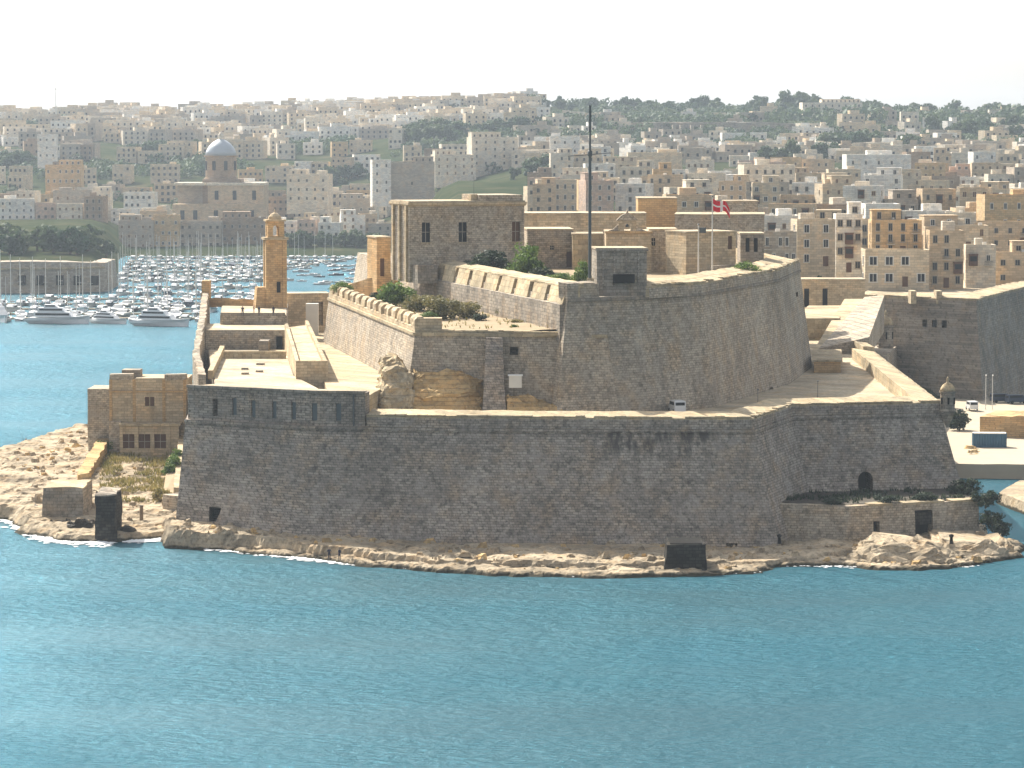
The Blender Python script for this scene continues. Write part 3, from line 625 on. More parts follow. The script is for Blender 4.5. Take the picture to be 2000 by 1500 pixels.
m = MB(); m.box(bx - 1.55, bx + 1.55, 599.8, 601, zb - .2, zb + 1.9); bc = m.build('bellcote', M['warm'], t); cut(bc, archcut(bx, 600.4, 0, 1.1, 1.5, zb + .15, 2))
m = MB(); m.loft([[(bx - 1.9, y, zb + 1.9), (bx + 1.9, y, zb + 1.9), (bx + 1.1, y, zb + 2.7), (bx + .2, y, zb + 3.2), (bx, y, zb + 3.9), (bx - .2, y, zb + 3.2), (bx - 1.1, y, zb + 2.7)] for y in (599.6, 601.2)]); m.build('gable', M['wall'], t)
for s in (-1, 1):
    m = MB(); m.loft([[(bx + s * 1.55, y, zb), (bx + s * 3.6, y, zb), (bx + s * 2.4, y, zb + .4), (bx + s * 1.55, y, zb + 1.2)][::s] for y in (599.9, 600.9)]); m.build('scroll', M['wall'], t)
m = MB(); m.lathe((bx, 600.4, zb + .75), [(.35, 0), (.28, .35), (.1, .55)], 8); m.build('bell', M['steel'], t)
m = MB(); m.box(X(1184, 600) - .2, X(1272, 600) + .2, 599.6, 600.2, zb - .35, zb + .05); m.build('cornice', M['orange'], t)
fortb('guard_room', 'shaded guard room with dark doorways right of the chapel', 1268, 1322, 604, 447, 10, 0, 'wall', ops=((1276, 465, 480, .6, 'window', 'dark'), (1307, 452, 518, 1.1, 'doorway', 'dark')))
fortb('corner_house', 'flat roofed house with sunlit orange left end behind the flagpoles', 1340, 1446, 590, 452, 9, R(20), 'warm', ops=((1428, 462, 488, .8, 'doorway', 'brown'),))
fortb('yellow_house', 'tall yellow stone house block behind the chapel on the fort top', 1246, 1322, 690, 386, 12, 0, 'orange')
fortb('rear_magazine', 'broad windowless magazine with sloping pale roof near the red flag', 1318, 1492, 672, 418, 16, R(-4), 'wall')
fortb('rear_magazine_loft', 'smaller raised roof storey at the back of the broad magazine', 1415, 1480, 696, 392, 8, 0, 'wall')
fortb('low_store', 'low grey store with columned porch at the right end of the fort top', 1446, 1492, 606, 455, 8, 0, 'grey', ops=((1460, 465, 492, .7, 'doorway', 'dark'), (1476, 465, 492, .7, 'doorway', 'dark')))
fw = thing('forecourt_wall', 'low wall in front of the houses at the right of the fort top', 'wall', (X(1420, 586), 586, 35))
m = MB(); pathwall(m, [(X(1393, 582), 583), (X(1500, 590), 591)], .6, 34.8, 37.0, 37.0, 2, .04); m.build('wall', M['grey'], fw)

# mast with yard, flagpoles, flag
def mast():
    Y = 521.0; x = X(1152, Y); z0 = 35; z1 = ZY(205, Y)
    t = thing('signal_mast', 'tall dark signal mast with crossed yard rising from the fort front', 'mast', (x, Y, z0))
    m = MB(); m.cyl((x, Y, z0), (x, Y, ZY(300, Y)), .26, .22, 10); m.cyl((x, Y, ZY(300, Y)), (x, Y, z1 - 4), .17, .14, 8); m.build('pole', M['steel'], t)
    m = MB(); m.cyl((x, Y, z1 - 4), (x, Y, z1), .2, .2, 8); m.build('topmast', M['steel'], t)
    m = MB(); m.cyl((x - 3.3, Y, ZY(300, Y) - .4), (x + 3.3, Y, ZY(300, Y) + .1), .06, .06, 6); m.build('yard', M['steel'], t)
    m = MB(); m.lathe((x, Y, ZY(300, Y) - .5), [(.2, 0), (.36, .2), (.36, .8), (.2, 1.0)], 8); m.build('collar', M['steel'], t)
    for s in (-1, 1): m = MB(); m.cyl((x + s * 3.2, Y, ZY(300, Y) - .2), (x, Y, z1 - 3), .015, .015, 4); m.build('stay', M['steel'], t)
    m = MB(); m.obox((x + .1, Y), 0, 1.4, 1.4, 34.6, 37.6, 0, .2); m.build('plinth', M['pale'], t)
mast()
def fpole(px, py, label, lamp=False):
    Y = 560.0; x = X(px, Y); t = thing('flagpole', label, 'pole', (x, Y, 35)); zt = ZY(py, Y)
    m = MB(); m.cyl((x, Y, 35), (x, Y, zt), .14, .08, 8); m.build('shaft', M['offwhite'], t)
    m = MB(); m.lathe((x, Y, zt), [(.1, 0), (.18, .12), (.02, .3)], 8); m.build('finial', M['steel'], t)
    m = MB(); m.lathe((x, Y, 34.9), [(.5, 0), (.5, .3), (.2, .5)], 8); m.build('base', M['pale'], t)
    if lamp:
        m = MB(); m.box(x + .1, x + 1.2, Y - .5, Y - .2, zt - 1.2, zt - .35); m.build('floodlight', M['steel'], t)
    return x, Y, zt
fpole(1364, 440, 'short pale pole with floodlight, left of the flag', True)
x, Y, zt = fpole(1391, 385, 'pale flagpole that flies the red flag on the fort top')
fl_ = thing('flag', 'red flag with white cross fluttering above the fort top', 'flag', (x + .1, Y, zt - 3.2))
def flagpiece(nm, u0, u1, v0, v1, mt, off=0.0):
    m = MB(); nu = 6; rg = []
    def P_(u, v): return (x + .12 + u * 2.7, Y + math.sin(u * 8 + v * 1.5) * .6 * u + off, zt - .25 - v * (1.9 - .4 * u) - u * u * 1.5 - .35 * math.sin(u * 7) + math.sin(u * 9) * .08)
    for k in range(nu + 1):
        u = u0 + (u1 - u0) * k / nu; rg.append([Vector(P_(u, v0)), Vector(P_(u, v1)), Vector(P_(u, v1)) + Vector((0, .03, 0)), Vector(P_(u, v0)) + Vector((0, .03, 0))])
    m.loft(rg); m.build(nm, M[mt], fl_)
for u0, u1 in ((0, .42), (.58, 1.0)):
    for v0, v1 in ((0, .43), (.57, 1)): flagpiece('red_quarter', u0, u1, v0, v1, 'red')
flagpiece('white_upright', .42, .58, 0, 1, 'cloth'); flagpiece('white_arm', 0, .42, .43, .57, 'cloth'); flagpiece('white_arm', .58, 1, .43, .57, 'cloth')

# railing posts and small things on the lower deck
for k, (px, py) in enumerate(((1168, 808), (1248, 808), (1480, 800), (1597, 782))):
    q = PZ(px, py, 17.5); t = thing('lamp_post', 'thin dark lamp post, ' + ['first', 'second', 'third', 'fourth'][k] + ' from the left on the lower deck', 'lamp post', q, 0, 'lamp posts on the lower deck')
    m = MB(); m.cyl(q, q + Vector((0, 0, 3.0)), .05, .04, 6); m.build('post', M['steel'], t); m = MB(); m.box(q.x - .15, q.x + .15, q.y - .5, q.y + .1, q.z + 3.0, q.z + 3.12); m.build('lamp_head', M['steel'], t)
def van(label, q, rz, mt):
    t = thing('parked_van', label, 'van', q, rz)
    iv = lambda m, nm, mt_: m.build(nm, M[mt_], t)
    ca, sa = math.cos(rz), math.sin(rz); T = lambda x, y, z: (q.x + x * ca - y * sa, q.y + x * sa + y * ca, q.z + z)
    m = MB(); prof = [(-2.2, .35), (2.2, .35), (2.25, 1.0), (1.6, 1.15), (1.1, 1.85), (-2.1, 1.9), (-2.25, 1.2)]
    m.loft([[T(a_, s, b_) for a_, b_ in prof] for s in (-.85, .85)]); iv(m, 'body', mt)
    for s in (-1, 1):
        for w in (-1.4, 1.4): m = MB(); m.cyl(T(w, s * .72, .34), T(w, s * .9, .34), .34, .34, 12); iv(m, 'wheel', 'rubber')
        m = MB(); m.loft([[T(a_, s * (.86 + d), b_) for a_, b_ in ((-1.9, 1.25), (1.2, 1.25), (.95, 1.7), (-1.9, 1.72))] for d in (0, .01)]); iv(m, 'side_window', 'glass')
    m = MB(); m.loft([[T(a_, s, b_) for a_, b_ in ((1.55, 1.2), (1.62, 1.2), (1.18, 1.78), (1.1, 1.78))] for s in (-.72, .72)]); iv(m, 'windscreen', 'glass')
    m = MB(); m.box(*[f for p in ((0, 0), (0, 0), (0, 0)) for f in p]) if False else m.loft([[T(-2.27, s, b_) for s in (-.7, .7)] + [T(-2.2, s, b_) for s in (.7, -.7)] for b_ in (1.25, 1.7)]); iv(m, 'rear_window', 'glass')
van('white parked van on the shaded lower deck', PZ(1322, 806, 17.5), R(100), 'white')

# structures on the right part of the lower deck
dk = thing('deck_magazine', 'sunken orange walled pit block on the sunlit right deck', 'magazine', (X(1615, 640), 640, 17.4))
pl = [p2(PZ(1590, 728, 17.5)), p2(PZ(1642, 728, 17.5)), p2(PZ(1640, 706, 17.5)), p2(PZ(1590, 706, 17.5))]
m = MB(); mass(m, [(pl, 17.3), (pl, 19.4)], 2, .1); m.build('wall', M['orange'], dk)
m = MB(); mass(m, [(offset(pl, .3), 19.4), (offset(pl, .3), 19.7)], 2, .05); m.build('roof_slab', M['pale'], dk)
rp = thing('stair_ramp', 'pale sunlit stair ramp climbing behind the right deck', 'ramp', (X(1640, 690), 690, 17.4))
def wedge(nm, pts, zl, zh, mt):
    m = MB(); n = len(pts); m.loft([[(p[0], p[1], zl) for p in pts], [(p[0], p[1], h) for p, h in zip(pts, zh)]]); m.build(nm, M[mt], rp)
wedge('upper_flight', [(X(1590, 655), 655), (X(1600, 655), 655), (X(1690, 735), 735), (X(1650, 735), 735)], 17, [18.2, 18.2, 24.0, 24.0], 'pale')
wedge('side_wall', [(X(1600, 656), 656.5), (X(1700, 656), 657), (X(1728, 735), 735), (X(1690, 735), 735.5)], 17, [18.4, 20.6, 24.8, 24.4], 'wall')
wedge('landing', [(X(1580, 660), 700), (X(1640, 700), 700), (X(1650, 735), 735), (X(1580, 735), 735)], 17, [21.8, 21.8, 22.6, 22.6], 'pale')
tg, tw, loc = block('gate_lodge', 'small lodge with two dark openings behind the right edge of the tall bastion', 'lodge', 1555, 1690, 742, 20, ZY(545, 742), 8, 0, 'warm')
for px in (1576, 1612): opening(tg, tw, loc, X(px, 742) - X(1555, 742), 0, 1.1, 4.0, ZY(600, 742), 'dark', 'doorway', .5)

# ------------------------------------------------------------------ far right bastion and quay
fb = thing('far_bastion', 'second large shaded bastion with pale top on the right behind the moat', 'bastion', (95, 760, 2))
fp = [(X(1668, 760), 760), (X(1908, 738), 738), (X(2010, 800), 800), (X(2200, 900), 900), (X(2200, 960), 960), (X(1640, 960), 960)]
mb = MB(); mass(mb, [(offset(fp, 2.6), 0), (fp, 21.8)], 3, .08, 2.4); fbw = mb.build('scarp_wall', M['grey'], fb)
for px in (1806, 1823, 1840):
    q = PY(px, 632, 747); m = MB(); m.box(q.x - .5, q.x + .5, 735, 749, q.z - .7, q.z + .9); cut(fbw, m)
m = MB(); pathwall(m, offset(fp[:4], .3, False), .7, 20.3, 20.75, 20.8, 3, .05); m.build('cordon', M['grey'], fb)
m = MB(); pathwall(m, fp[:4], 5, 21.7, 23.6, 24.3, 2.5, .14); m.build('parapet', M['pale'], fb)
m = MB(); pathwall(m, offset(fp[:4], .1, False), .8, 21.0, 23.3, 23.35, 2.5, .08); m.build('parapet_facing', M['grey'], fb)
copings(fp[:3], 23.64, fb, 'pale', 5, (1.4, 2.4), inset=.05)
for px in (1783, 1833):
    q = PY(px, 580, 746); m = MB(); m.box(q.x - .6, q.x + .6, 744.6, 749.5, 22.4, 25.2); m.build('pier', M['pale'], fb)
m = MB(); mass(m, [(offset(fp, -4), 20), (offset(fp, -4), 22.2)], 6, .05); m.build('platform', M['roof'], fb)
sentry('domed stone sentry box at the left edge of the far right bastion', (X(1731, 744), 744), 1.5, 13.5)
m = MB(); mass(m, [([(X(1700, 720), 722), (X(1742, 720), 722), (X(1760, 760), 757), (X(1690, 760), 757)], 0), ([(X(1700, 720), 724), (X(1738, 720), 724), (X(1755, 760), 757), (X(1690, 760), 757)], 13.0)], 2, .15); m.build('orillon', M['wall'], fb)

qp = [p2(PZ(1850, 905, 2.5)), p2(PZ(2060, 908, 2.5)), (120, 690), (105, 742), (70, 742), (68.0, 640)]
m = MB(); mass(m, [(offset(qp, .6), -1), (qp, 2.5)], 3, .12); tag(m.build('quay', M['quay']), 'pale sunlit quay beyond the moat', None, None, 'structure')
q = PZ(1934, 874, 2.5); ct = thing('shipping_container', 'blue shipping container on the sunlit quay', 'container', q, R(-3))
ca, sa = math.cos(R(-3)), math.sin(R(-3))
L_ = 5.9; n = 25; m = MB(); prof = []
for i in range(n): prof.append((-L_ / 2 + L_ * i / (n - 1), (.0 if i % 2 else .07)))
top = []; bot = []
ring = [(x_, -1.22 + d) for x_, d in prof] + [(x_, 1.22 - d) for x_, d in prof[::-1]]
m.loft([[(q.x + x_ * ca - y_ * sa, q.y + 1.3 + x_ * sa + y_ * ca, q.z + z) for x_, y_ in ring] for z in (.18, 2.45)]); m.build('corrugated_body', M['blue'], ct)
m = MB(); m.obox((q.x, q.y + 1.3), R(-3), L_ + .06, 2.5, q.z + 2.45, q.z + 2.6); m.build('roof_frame', M['offwhite'], ct)
m = MB(); m.obox((q.x, q.y + 1.3), R(-3), L_ + .06, 2.5, q.z, q.z + .18); m.build('bottom_frame', M['blue'], ct)
for s in (-1, 1):
    for w in (-1, 1): m = MB(); m.obox((q.x + s * L_ / 2 * ca - w * 1.2 * sa, q.y + 1.3 + s * L_ / 2 * sa + w * 1.2 * ca), R(-3), .16, .16, q.z, q.z + 2.6); m.build('corner_post', M['blue'], ct)
van('white car parked by the foot of the far right bastion', PZ(1898, 801, 2.6), R(95), 'white')
van('dark car in the shade on the quay, at the picture edge', PZ(1985, 788, 2.6), R(20), 'navy')
van('second dark car in the shade beside the far bastion foot', PZ(1955, 786, 2.6), R(15), 'navy')
rt = thing('retaining_wall', 'yellow brown rough retaining wall on the sunlit quay', 'wall', (X(1930, 690), 690, 2.5))
m = MB(); pathwall(m, [p2(PZ(1912, 852, 2.5)), p2(PZ(2050, 858, 2.5))], 9, 2.3, [6.2, 6.8], [6.6, 7.2], 1.5, .35); m.build('wall', M['orange'], rt)
for k, px in enumerate((1925, 1938)):
    q = PZ(px, 800, 2.5); t = thing('lamp_post', f'{["left", "right"][k]} of two thin lamp posts on the quay before the far bastion', 'lamp post', q, 0, 'lamp posts on the quay')
    m = MB(); m.cyl(q, q + Vector((0, 0, 7)), .09, .06, 6); m.build('post', M['offwhite'], t); m = MB(); m.box(q.x - .1, q.x + .1, q.y - .9, q.y + .1, q.z + 7, q.z + 7.15); m.build('lamp_head', M['offwhite'], t)
pp = [p2(PZ(1952, 962, 1.8)), p2(PZ(2080, 1010, 1.8)), p2(PZ(2080, 930, 1.8)), p2(PZ(1990, 938, 1.8))]
m = MB(); mass(m, [(offset(pp, .8), -1), (pp, 1.8)], 1.6, .3); tag(m.build('pier', M['rock'], origin=(*pp[0], 0)), 'pale stone pier end at the right picture edge', 'pier')
rockfield('quay_rocks', [p2(PZ(1862, 905, 1)), p2(PZ(1905, 915, 1)), p2(PZ(1940, 905, 1)), p2(PZ(1930, 890, 1)), p2(PZ(1862, 885, 1))], 2.6, 1.0, .4, 1.0, M['ochre'], .5, seed=5)
tag(bpy.data.objects['quay_rocks'], 'brown rubble at the quay edge beside the moat', None, None, 'structure')
# ------------------------------------------------------------------ shore
ledge = [p2(PZ(316, 1036, 2.6)), p2(PZ(480, 1044, 2.4)), p2(PZ(640, 1066, 1.9)), p2(PZ(850, 1092, 1.3)), p2(PZ(1040, 1098, 1.1)), p2(PZ(1290, 1100, 1.1)), p2(PZ(1500, 1094, 1.1)), p2(PZ(1700, 1072, 1.4)), p2(PZ(1935, 1058, 1.8)),
         (70, 515), (62, 530), (40, 505), (0, 498), (-30, 503), (-48, 520), (X(316, 520), 520)]
LZT = [(316, 2.6), (480, 2.4), (640, 1.8), (850, 1.3), (1500, 1.1), (1900, 1.8)]
def tab(t_, v):
    if v <= t_[0][0]: return t_[0][1]
    for (a_, b_), (c_, d_) in zip(t_, t_[1:]):
        if v <= c_: return b_ + (d_ - b_) * (v - a_) / (c_ - a_)
    return t_[-1][1]
tag(rockfield('rock_ledge', ledge, lambda x, y: tab(LZT, x / y * FPX + 1000) + .45 * noise.noise(Vector((x * .1, y * .1, 0))), 2.5, .45, .35, M['rock'], .45, zmin=-1, seed=2, wob=.9), 'stepped rock ledge along the foot of the sea wall', None, None, 'structure')
shelf = [p2(PZ(330, 1058, .3)), p2(PZ(430, 1072, .3)), p2(PZ(560, 1085, .3)), p2(PZ(700, 1101, .3)), p2(PZ(850, 1114, .3)), p2(PZ(1000, 1122, .3)), p2(PZ(1160, 1126, .3)), p2(PZ(1330, 1122, .3)), p2(PZ(1475, 1118, .3)),
         p2(PZ(1520, 1103, .3)), p2(PZ(1660, 1103, .3)), p2(PZ(1700, 1109, .3)), p2(PZ(1800, 1110, .3)), p2(PZ(1900, 1103, .3)), p2(PZ(1995, 1084, .3)), p2(PZ(1996, 1062, .3)), p2(PZ(1900, 1040, .3)), (40, 495), (0, 488), (-30, 495), (X(330, 505), 508)]
tag(rockfield('rock_shelf', shelf, lambda x, y: .6 + .35 * noise.noise(Vector((x * .25, y * .25, 5))), 1.0, .4, .35, M['rock'], .3, zmin=-.8, seed=7, wob=1.4), 'low wave washed rock shelf at the water line', None, None, 'structure')
crag2('shore_rocks', 'pale layered boulders at the water line on the right, before the annex wall', [(-.3, 1672, 1905, 473, 16), (1.0, 1682, 1890, 475, 14), (2.0, 1700, 1850, 478, 11), (2.7, 1712, 1800, 481, 8)], 'rock', 41)
crag2('point_rock', 'flat pale rock point at the right end of the shore', [(-.3, 1830, 1996, 480, 18), (1.0, 1835, 1990, 482, 15), (2.2, 1840, 1975, 485, 12)], 'rock', 47)
# dark trapezoid block at the water's edge
q = PZ(1338, 1117, .2); db = thing('landing_block', 'black trapezoid stone landing block at the water line', 'block', q)
m = MB(); lv = []
for z, x0, x1 in ((-1, -3.1, 3.2), (1.2, -2.75, 2.9), (3.9, -2.4, 2.7)): lv.append(([(q.x + x0, q.y), (q.x + x1, q.y), (q.x + x1 - .2, q.y + 8), (q.x + x0 + .2, q.y + 8)], z))
mass(m, lv, .8, .22, .7); m.build('body', M['slate'], db); m = MB(); m.box(q.x - 2.0, q.x + 2.3, q.y + .6, q.y + 7.4, 3.8, 4.0); m.build('top_slab', M['slate'], db)

# annex wall at the right foot of the sea wall
aw = thing('annex_wall', 'low brown stone outwork wall with dark doorway at the foot of the sea wall', 'wall', (X(1700, 500), 500, 1))
ap = [(X(1505, 494), 497), (X(1660, 494), 494.5), (X(1780, 497), 497), (X(1918, 500), 502), (X(1905, 515), 519), (X(1510, 510), 512)]
m = MB(); mass(m, [(offset(ap, .5), -.5), (ap, 6.2)], 1.6, .2, 1.5, mi=0); an = m.build('wall', M['wall'], aw)
for px, py0, py1, w, nm in ((1808, 996, 1046, 3.0, 'doorway'), (1715, 1018, 1040, 1.0, 'doorway')):
    (x_, y_), a_ = along(ap[:4], px); c = MB(); zb_ = ZY(py1, y_); zt_ = ZY(py0, y_); c.obox((x_, y_), a_, w, 3, zb_, zt_); cut(an, c)
    m = MB(); m.obox((x_, y_ + 1.35), a_, w, .1, zb_, zt_); m.build(nm, M['dark'], aw)
m = MB(); mass(m, [(offset(ap, -1.2), 6), (offset(ap, -1.2), 6.35)], 1.6, .15); m.build('soil', M['darkrock'], aw)
(x_, y_), a_ = along(ap[:4], 1808); m = MB(); m.obox((x_, y_ - .15), a_, 2.7, .15, ZY(1024, y_), ZY(1000, y_)); m.build('hanging_board', M['slate'], aw)
for px0, px1 in ((1700, 1748), (1768, 1850), (1862, 1918)):
    (x0_, y0_), _ = along(ap[:4], px0); (x1_, y1_), _ = along(ap[:4], px1 - 1); m = MB(); pathwall(m, [(x0_, y0_ - .2), (x1_, y1_ - .2)], 1.4, 6.1, 6.4, 6.5, 1.2, .12); m.build('coping', M['pale'], aw)
for px in (1522, 1858):
    q = PZ(px, 1062, 2.2); b = thing('bollard', f'black mooring bollard {"left of" if px < 1700 else "right of"} the annex doorway', 'bollard', q); m = MB(); m.lathe(q, [(.3, 0), (.25, .2), (.2, .9), (.34, 1.05), (.34, 1.25), (.1, 1.35)], 10); m.build('post', M['rubber'], b)

# left: rocky point with sea house
def lz(x, y): return 1.0 + max(0, min(1, (y - 506) / 84)) * 3.4
lp = [p2(PZ(-70, 1000, 1)), p2(PZ(10, 1005, 1)), p2(PZ(60, 1040, .6)), p2(PZ(130, 1050, .5)), p2(PZ(215, 1052, .5)), p2(PZ(262, 1050, .6)), p2(PZ(310, 1046, .6)), (X(362, 512), 514), (X(362, 590), 610), (X(200, 610), 640), p2(PZ(165, 826, 3.5)), p2(PZ(60, 866, 2)), p2(PZ(0, 890, 2)), p2(PZ(-70, 905, 2))]
tag(rockfield('shore_ground', lp, lambda x, y: lz(x, y), 1.0, .5, .38, M['rock'], .5, zmin=-1, seed=9, wob=2.0), 'sunlit rocky ground of the left point', None, None, 'structure')
random.seed(5)
for k, (px, py, w, h) in enumerate(((20, 985, 5, 1.8), (60, 1012, 4, 1.6), (110, 1036, 6, 1.5), (150, 1042, 5, 1.6), (240, 1050, 3, 1.7), (205, 1052, 4, 1.4), (5, 935, 5, 1.6))):
    q = PZ(px, py, .3); crag2('boulder', f'dark wet boulder, {["first","fourth","fifth","sixth","eighth","seventh","second"][k]} along the left point shore', [(-.8, px - w * 6, px + w * 6, q.y, w), (h * .6, px - w * 5, px + w * 5, q.y + .5, w * .8), (h, px - w * 3, px + w * 3, q.y + 1, w * .5)], 'darkrock', 60 + k)['group'] = 'wet boulders of the left point'
def lowwall(name, label, px0, px1, py_t, py_b, z, dep, mt, rz=0.0, topmat='pale'):
    q = PZ(px0, py_b, z); r_ = PZ(px1, py_b, z); t = thing(name, label, 'wall', q); zt = ZY(py_t, q.y)
    pl = [(q.x, q.y), (r_.x, q.y + (r_.x - q.x) * math.tan(rz)), (r_.x, q.y + dep), (q.x, q.y + dep)]
    m = MB(); mass(m, [(offset(pl, .2), z - 2), (pl, zt)], .9, .38, .8); m.build('wall', M[mt], t)
    m = MB(); mass(m, [(offset(pl, .05), zt), (offset(pl, .05), zt + .14)], .9, .38); m.build('coping', M[topmat], t)
lowwall('ruined_block', 'grey roofless stone block with pale top on the left point', 86, 163, 954, 1014, 1.2, 11, 'grey')
lowwall('dark_pillar_wall', 'tall narrow dark stone wall standing at the water on the left point', 187, 224, 966, 1052, .5, 9, 'slate', 0, 'grey')
dw = thing('boundary_wall', 'sloping ruined boundary wall running down from the sea house', 'wall', (X(185, 560), 560, 2))
m = MB(); pathwall(m, [p2(PZ(212, 832, 4)), p2(PZ(186, 905, 3)), p2(PZ(150, 952, 2))], 2.0, 0, [8.0, 6.4, 4.2], [8.0, 6.5, 4.3], 1.2, .35); m.build('wall', M['ochre'], dw)
gw_ = thing('grass_bank_wall', 'low stepped wall holding a grassy bank beside the sea wall', 'wall', (X(340, 540), 540, 1))
m = MB(); pathwall(m, [p2(PZ(318, 1000, 1.5)), p2(PZ(358, 1005, 1.5))], 9, 0, 4.2, 4.4, 1.2, .15); m.build('front_wall', M['wall'], gw_)
m = MB(); pathwall(m, [p2(PZ(352, 985, 2)), p2(PZ(362, 900, 2.5))], 1.0, 0, [4.6, 7.8], [4.6, 7.8], 1.2, .1); m.build('coping', M['pale'], gw_)
m = MB(); a0, a1, b0, b1 = PZ(316, 975, 3), PZ(352, 975, 3), PZ(330, 890, 5.5), PZ(358, 890, 6)
m.add([(a0.x, a0.y, 0), (a1.x, a1.y, 0), (b1.x, b1.y, 0), (b0.x, b0.y, 0), a0, a1, b1, b0], [(0,3,2,1),(4,5,6,7),(0,1,5,4),(1,2,6,5),(2,3,7,6),(3,0,4,7)]); m.build('bank', M['dirt'], gw_)

def seahouse():
    Y0 = 590.0; z0 = 3.6; t = thing('sea_house', 'two storey limestone house on the left rocky point with three dark ground windows', 'house', (X(290, Y0), Y0, z0))
    z1 = ZY(832, Y0); x0, x1 = X(233, Y0), X(347, Y0)
    m = MB(); m.box(x0, x1, Y0, Y0 + 9, z0 - 1.5, z1); w = m.build('ground_storey', M['warm'], t)
    for px in (248, 279, 310):
        cx = X(px, Y0); zb, zt = ZY(876, Y0), ZY(848, Y0); c = MB(); c.box(cx - 1.0, cx + 1.0, Y0 - 1, Y0 + .7, zb, zt); cut(w, c)
        m = MB(); m.box(cx - 1.0, cx + 1.0, Y0 + .6, Y0 + .68, zb, zt); o = m.build('window', M['brown'], t)
        m = MB(); m.box(cx - .05, cx + .05, Y0 + .5, Y0 + .6, zb, zt); m.box(cx - 1.0, cx + 1.0, Y0 + .52, Y0 + .6, zb + 1.1, zb + 1.2); m.build('frame', M['frame'], o)
    for px in (234, 264, 295, 327, 344): cx = X(px, Y0); m = MB(); m.box(cx - .28, cx + .28, Y0 - .22, Y0 + .1, z0 - 1.2, z1); m.build('pilaster', M['warm'], t)
    m = MB(); m.box(x0 - .3, x1 + .3, Y0 - .4, Y0 + 9, z1, z1 + .35); m.build('cornice', M['pale'], t)
    Y1 = 594.0; z2 = ZY(741, Y1); u0, u1 = X(212, Y1), X(362, Y1)
    m = MB(); mass(m, [([(u0, Y1), (u1, Y1), (u1, Y1 + 12), (u0, Y1 + 12)], z0 - 1), ([(u0, Y1), (u1, Y1), (u1, Y1 + 12), (u0, Y1 + 12)], z2)], 2, .04, 2); w2 = m.build('upper_storey', M['warm'], t)
    cx = X(290, Y1); zb, zt = ZY(793, Y1), ZY(775, Y1); c = MB(); c.box(cx - .8, cx + .8, Y1 - 1, Y1 + .45, zb, zt); cut(w2, c)
    m = MB(); m.box(cx - .8, cx + .8, Y1 + .36, Y1 + .42, zb, zt); o = m.build('window', M['brown'], t); m = MB(); m.box(cx - .09, cx + .09, Y1 + .15, Y1 + .36, zb, zt); m.build('mullion', M['pale'], o)
    m = MB(); m.box(cx - 1, cx + 1, Y1 - .15, Y1 + .2, zb - .2, zb - .02); m.build('sill', M['pale'], t)
    for px in (214, 260, 318, 359): c_ = X(px, Y1); m = MB(); m.box(c_ - .25, c_ + .25, Y1 - .14, Y1 + .1, z1 + .3, z2); m.build('pilaster', M['orange'], t)
    m = MB(); m.box(u0 - .2, u1 + .2, Y1 - .25, Y1 + .1, ZY(766, Y1), ZY(766, Y1) + .25); m.build('string_course', M['orange'], t)
    for a_, b_ in ((212, 258), (320, 362)): m = MB(); mass(m, [([(X(a_, Y1), Y1 - .05), (X(b_, Y1), Y1 - .05), (X(b_, Y1), Y1 + 2), (X(a_, Y1), Y1 + 2)], z2 - .1), ([(X(a_, Y1), Y1 - .05), (X(b_, Y1), Y1 - .05), (X(b_, Y1), Y1 + 2), (X(a_, Y1), Y1 + 2)], z2 + .9)], 1.2, .12); m.build('parapet', M['wall'], t)
    m = MB(); m.box(X(262, Y1), X(318, Y1), Y1 + .2, Y1 + 6, z2, z2 + .2); m.build('roof_slab', M['roof'], t)
    m = MB(); m.box(X(232, Y1), X(268, Y1), Y1 + 3, Y1 + 7, z2, z2 + 1.4); m.build('roof_hut', M['grey'], t)
    m = MB(); mass(m, [([(X(170, 598), 597), (u0 + .1, 597), (u0 + .1, 606), (X(170, 598), 606)], 2), ([(X(170, 598), 597), (u0 + .1, 597), (u0 + .1, 606), (X(170, 598), 606)], ZY(760, 597))], 1.5, .12); m.build('side_wing', M['wall'], t)
    m = MB(); m.box(X(212, Y1), X(236, Y1), Y1 - 1.5, Y1 + .05, 3, ZY(822, Y1)); m.build('stair_block', M['wall'], t)
seahouse()
for k, (px, py, z, h) in enumerate(((78, 882, 2.6, 1.3), (135, 862, 3.0, 1.1), (228, 1026, .9, 3.2), (276, 1022, .9, 2.6), (150, 1012, 1.2, 2.6))):
    q = PZ(px, py, z); t = thing('wooden_post', ['short post at the outer edge of the left point', 'short post near the sea house side of the left point', 'thick weathered post next to the dark pillar wall', 'single upright post on the pale landing path', 'leaning post right of the roofless stone block'][k], 'post', q)
    m = MB(); m.cyl(q - Vector((0, 0, .5)), q + Vector((.05, 0, h)), .3 if k > 1 else .18, .26 if k > 1 else .16, 8); m.build('shaft', M['wood'], t); m = MB(); m.cyl(q + Vector((.05, 0, h)), q + Vector((.05, 0, h + .08)), .33 if k > 1 else .2, .3 if k > 1 else .18, 8); m.build('cap', M['rubber'], t)

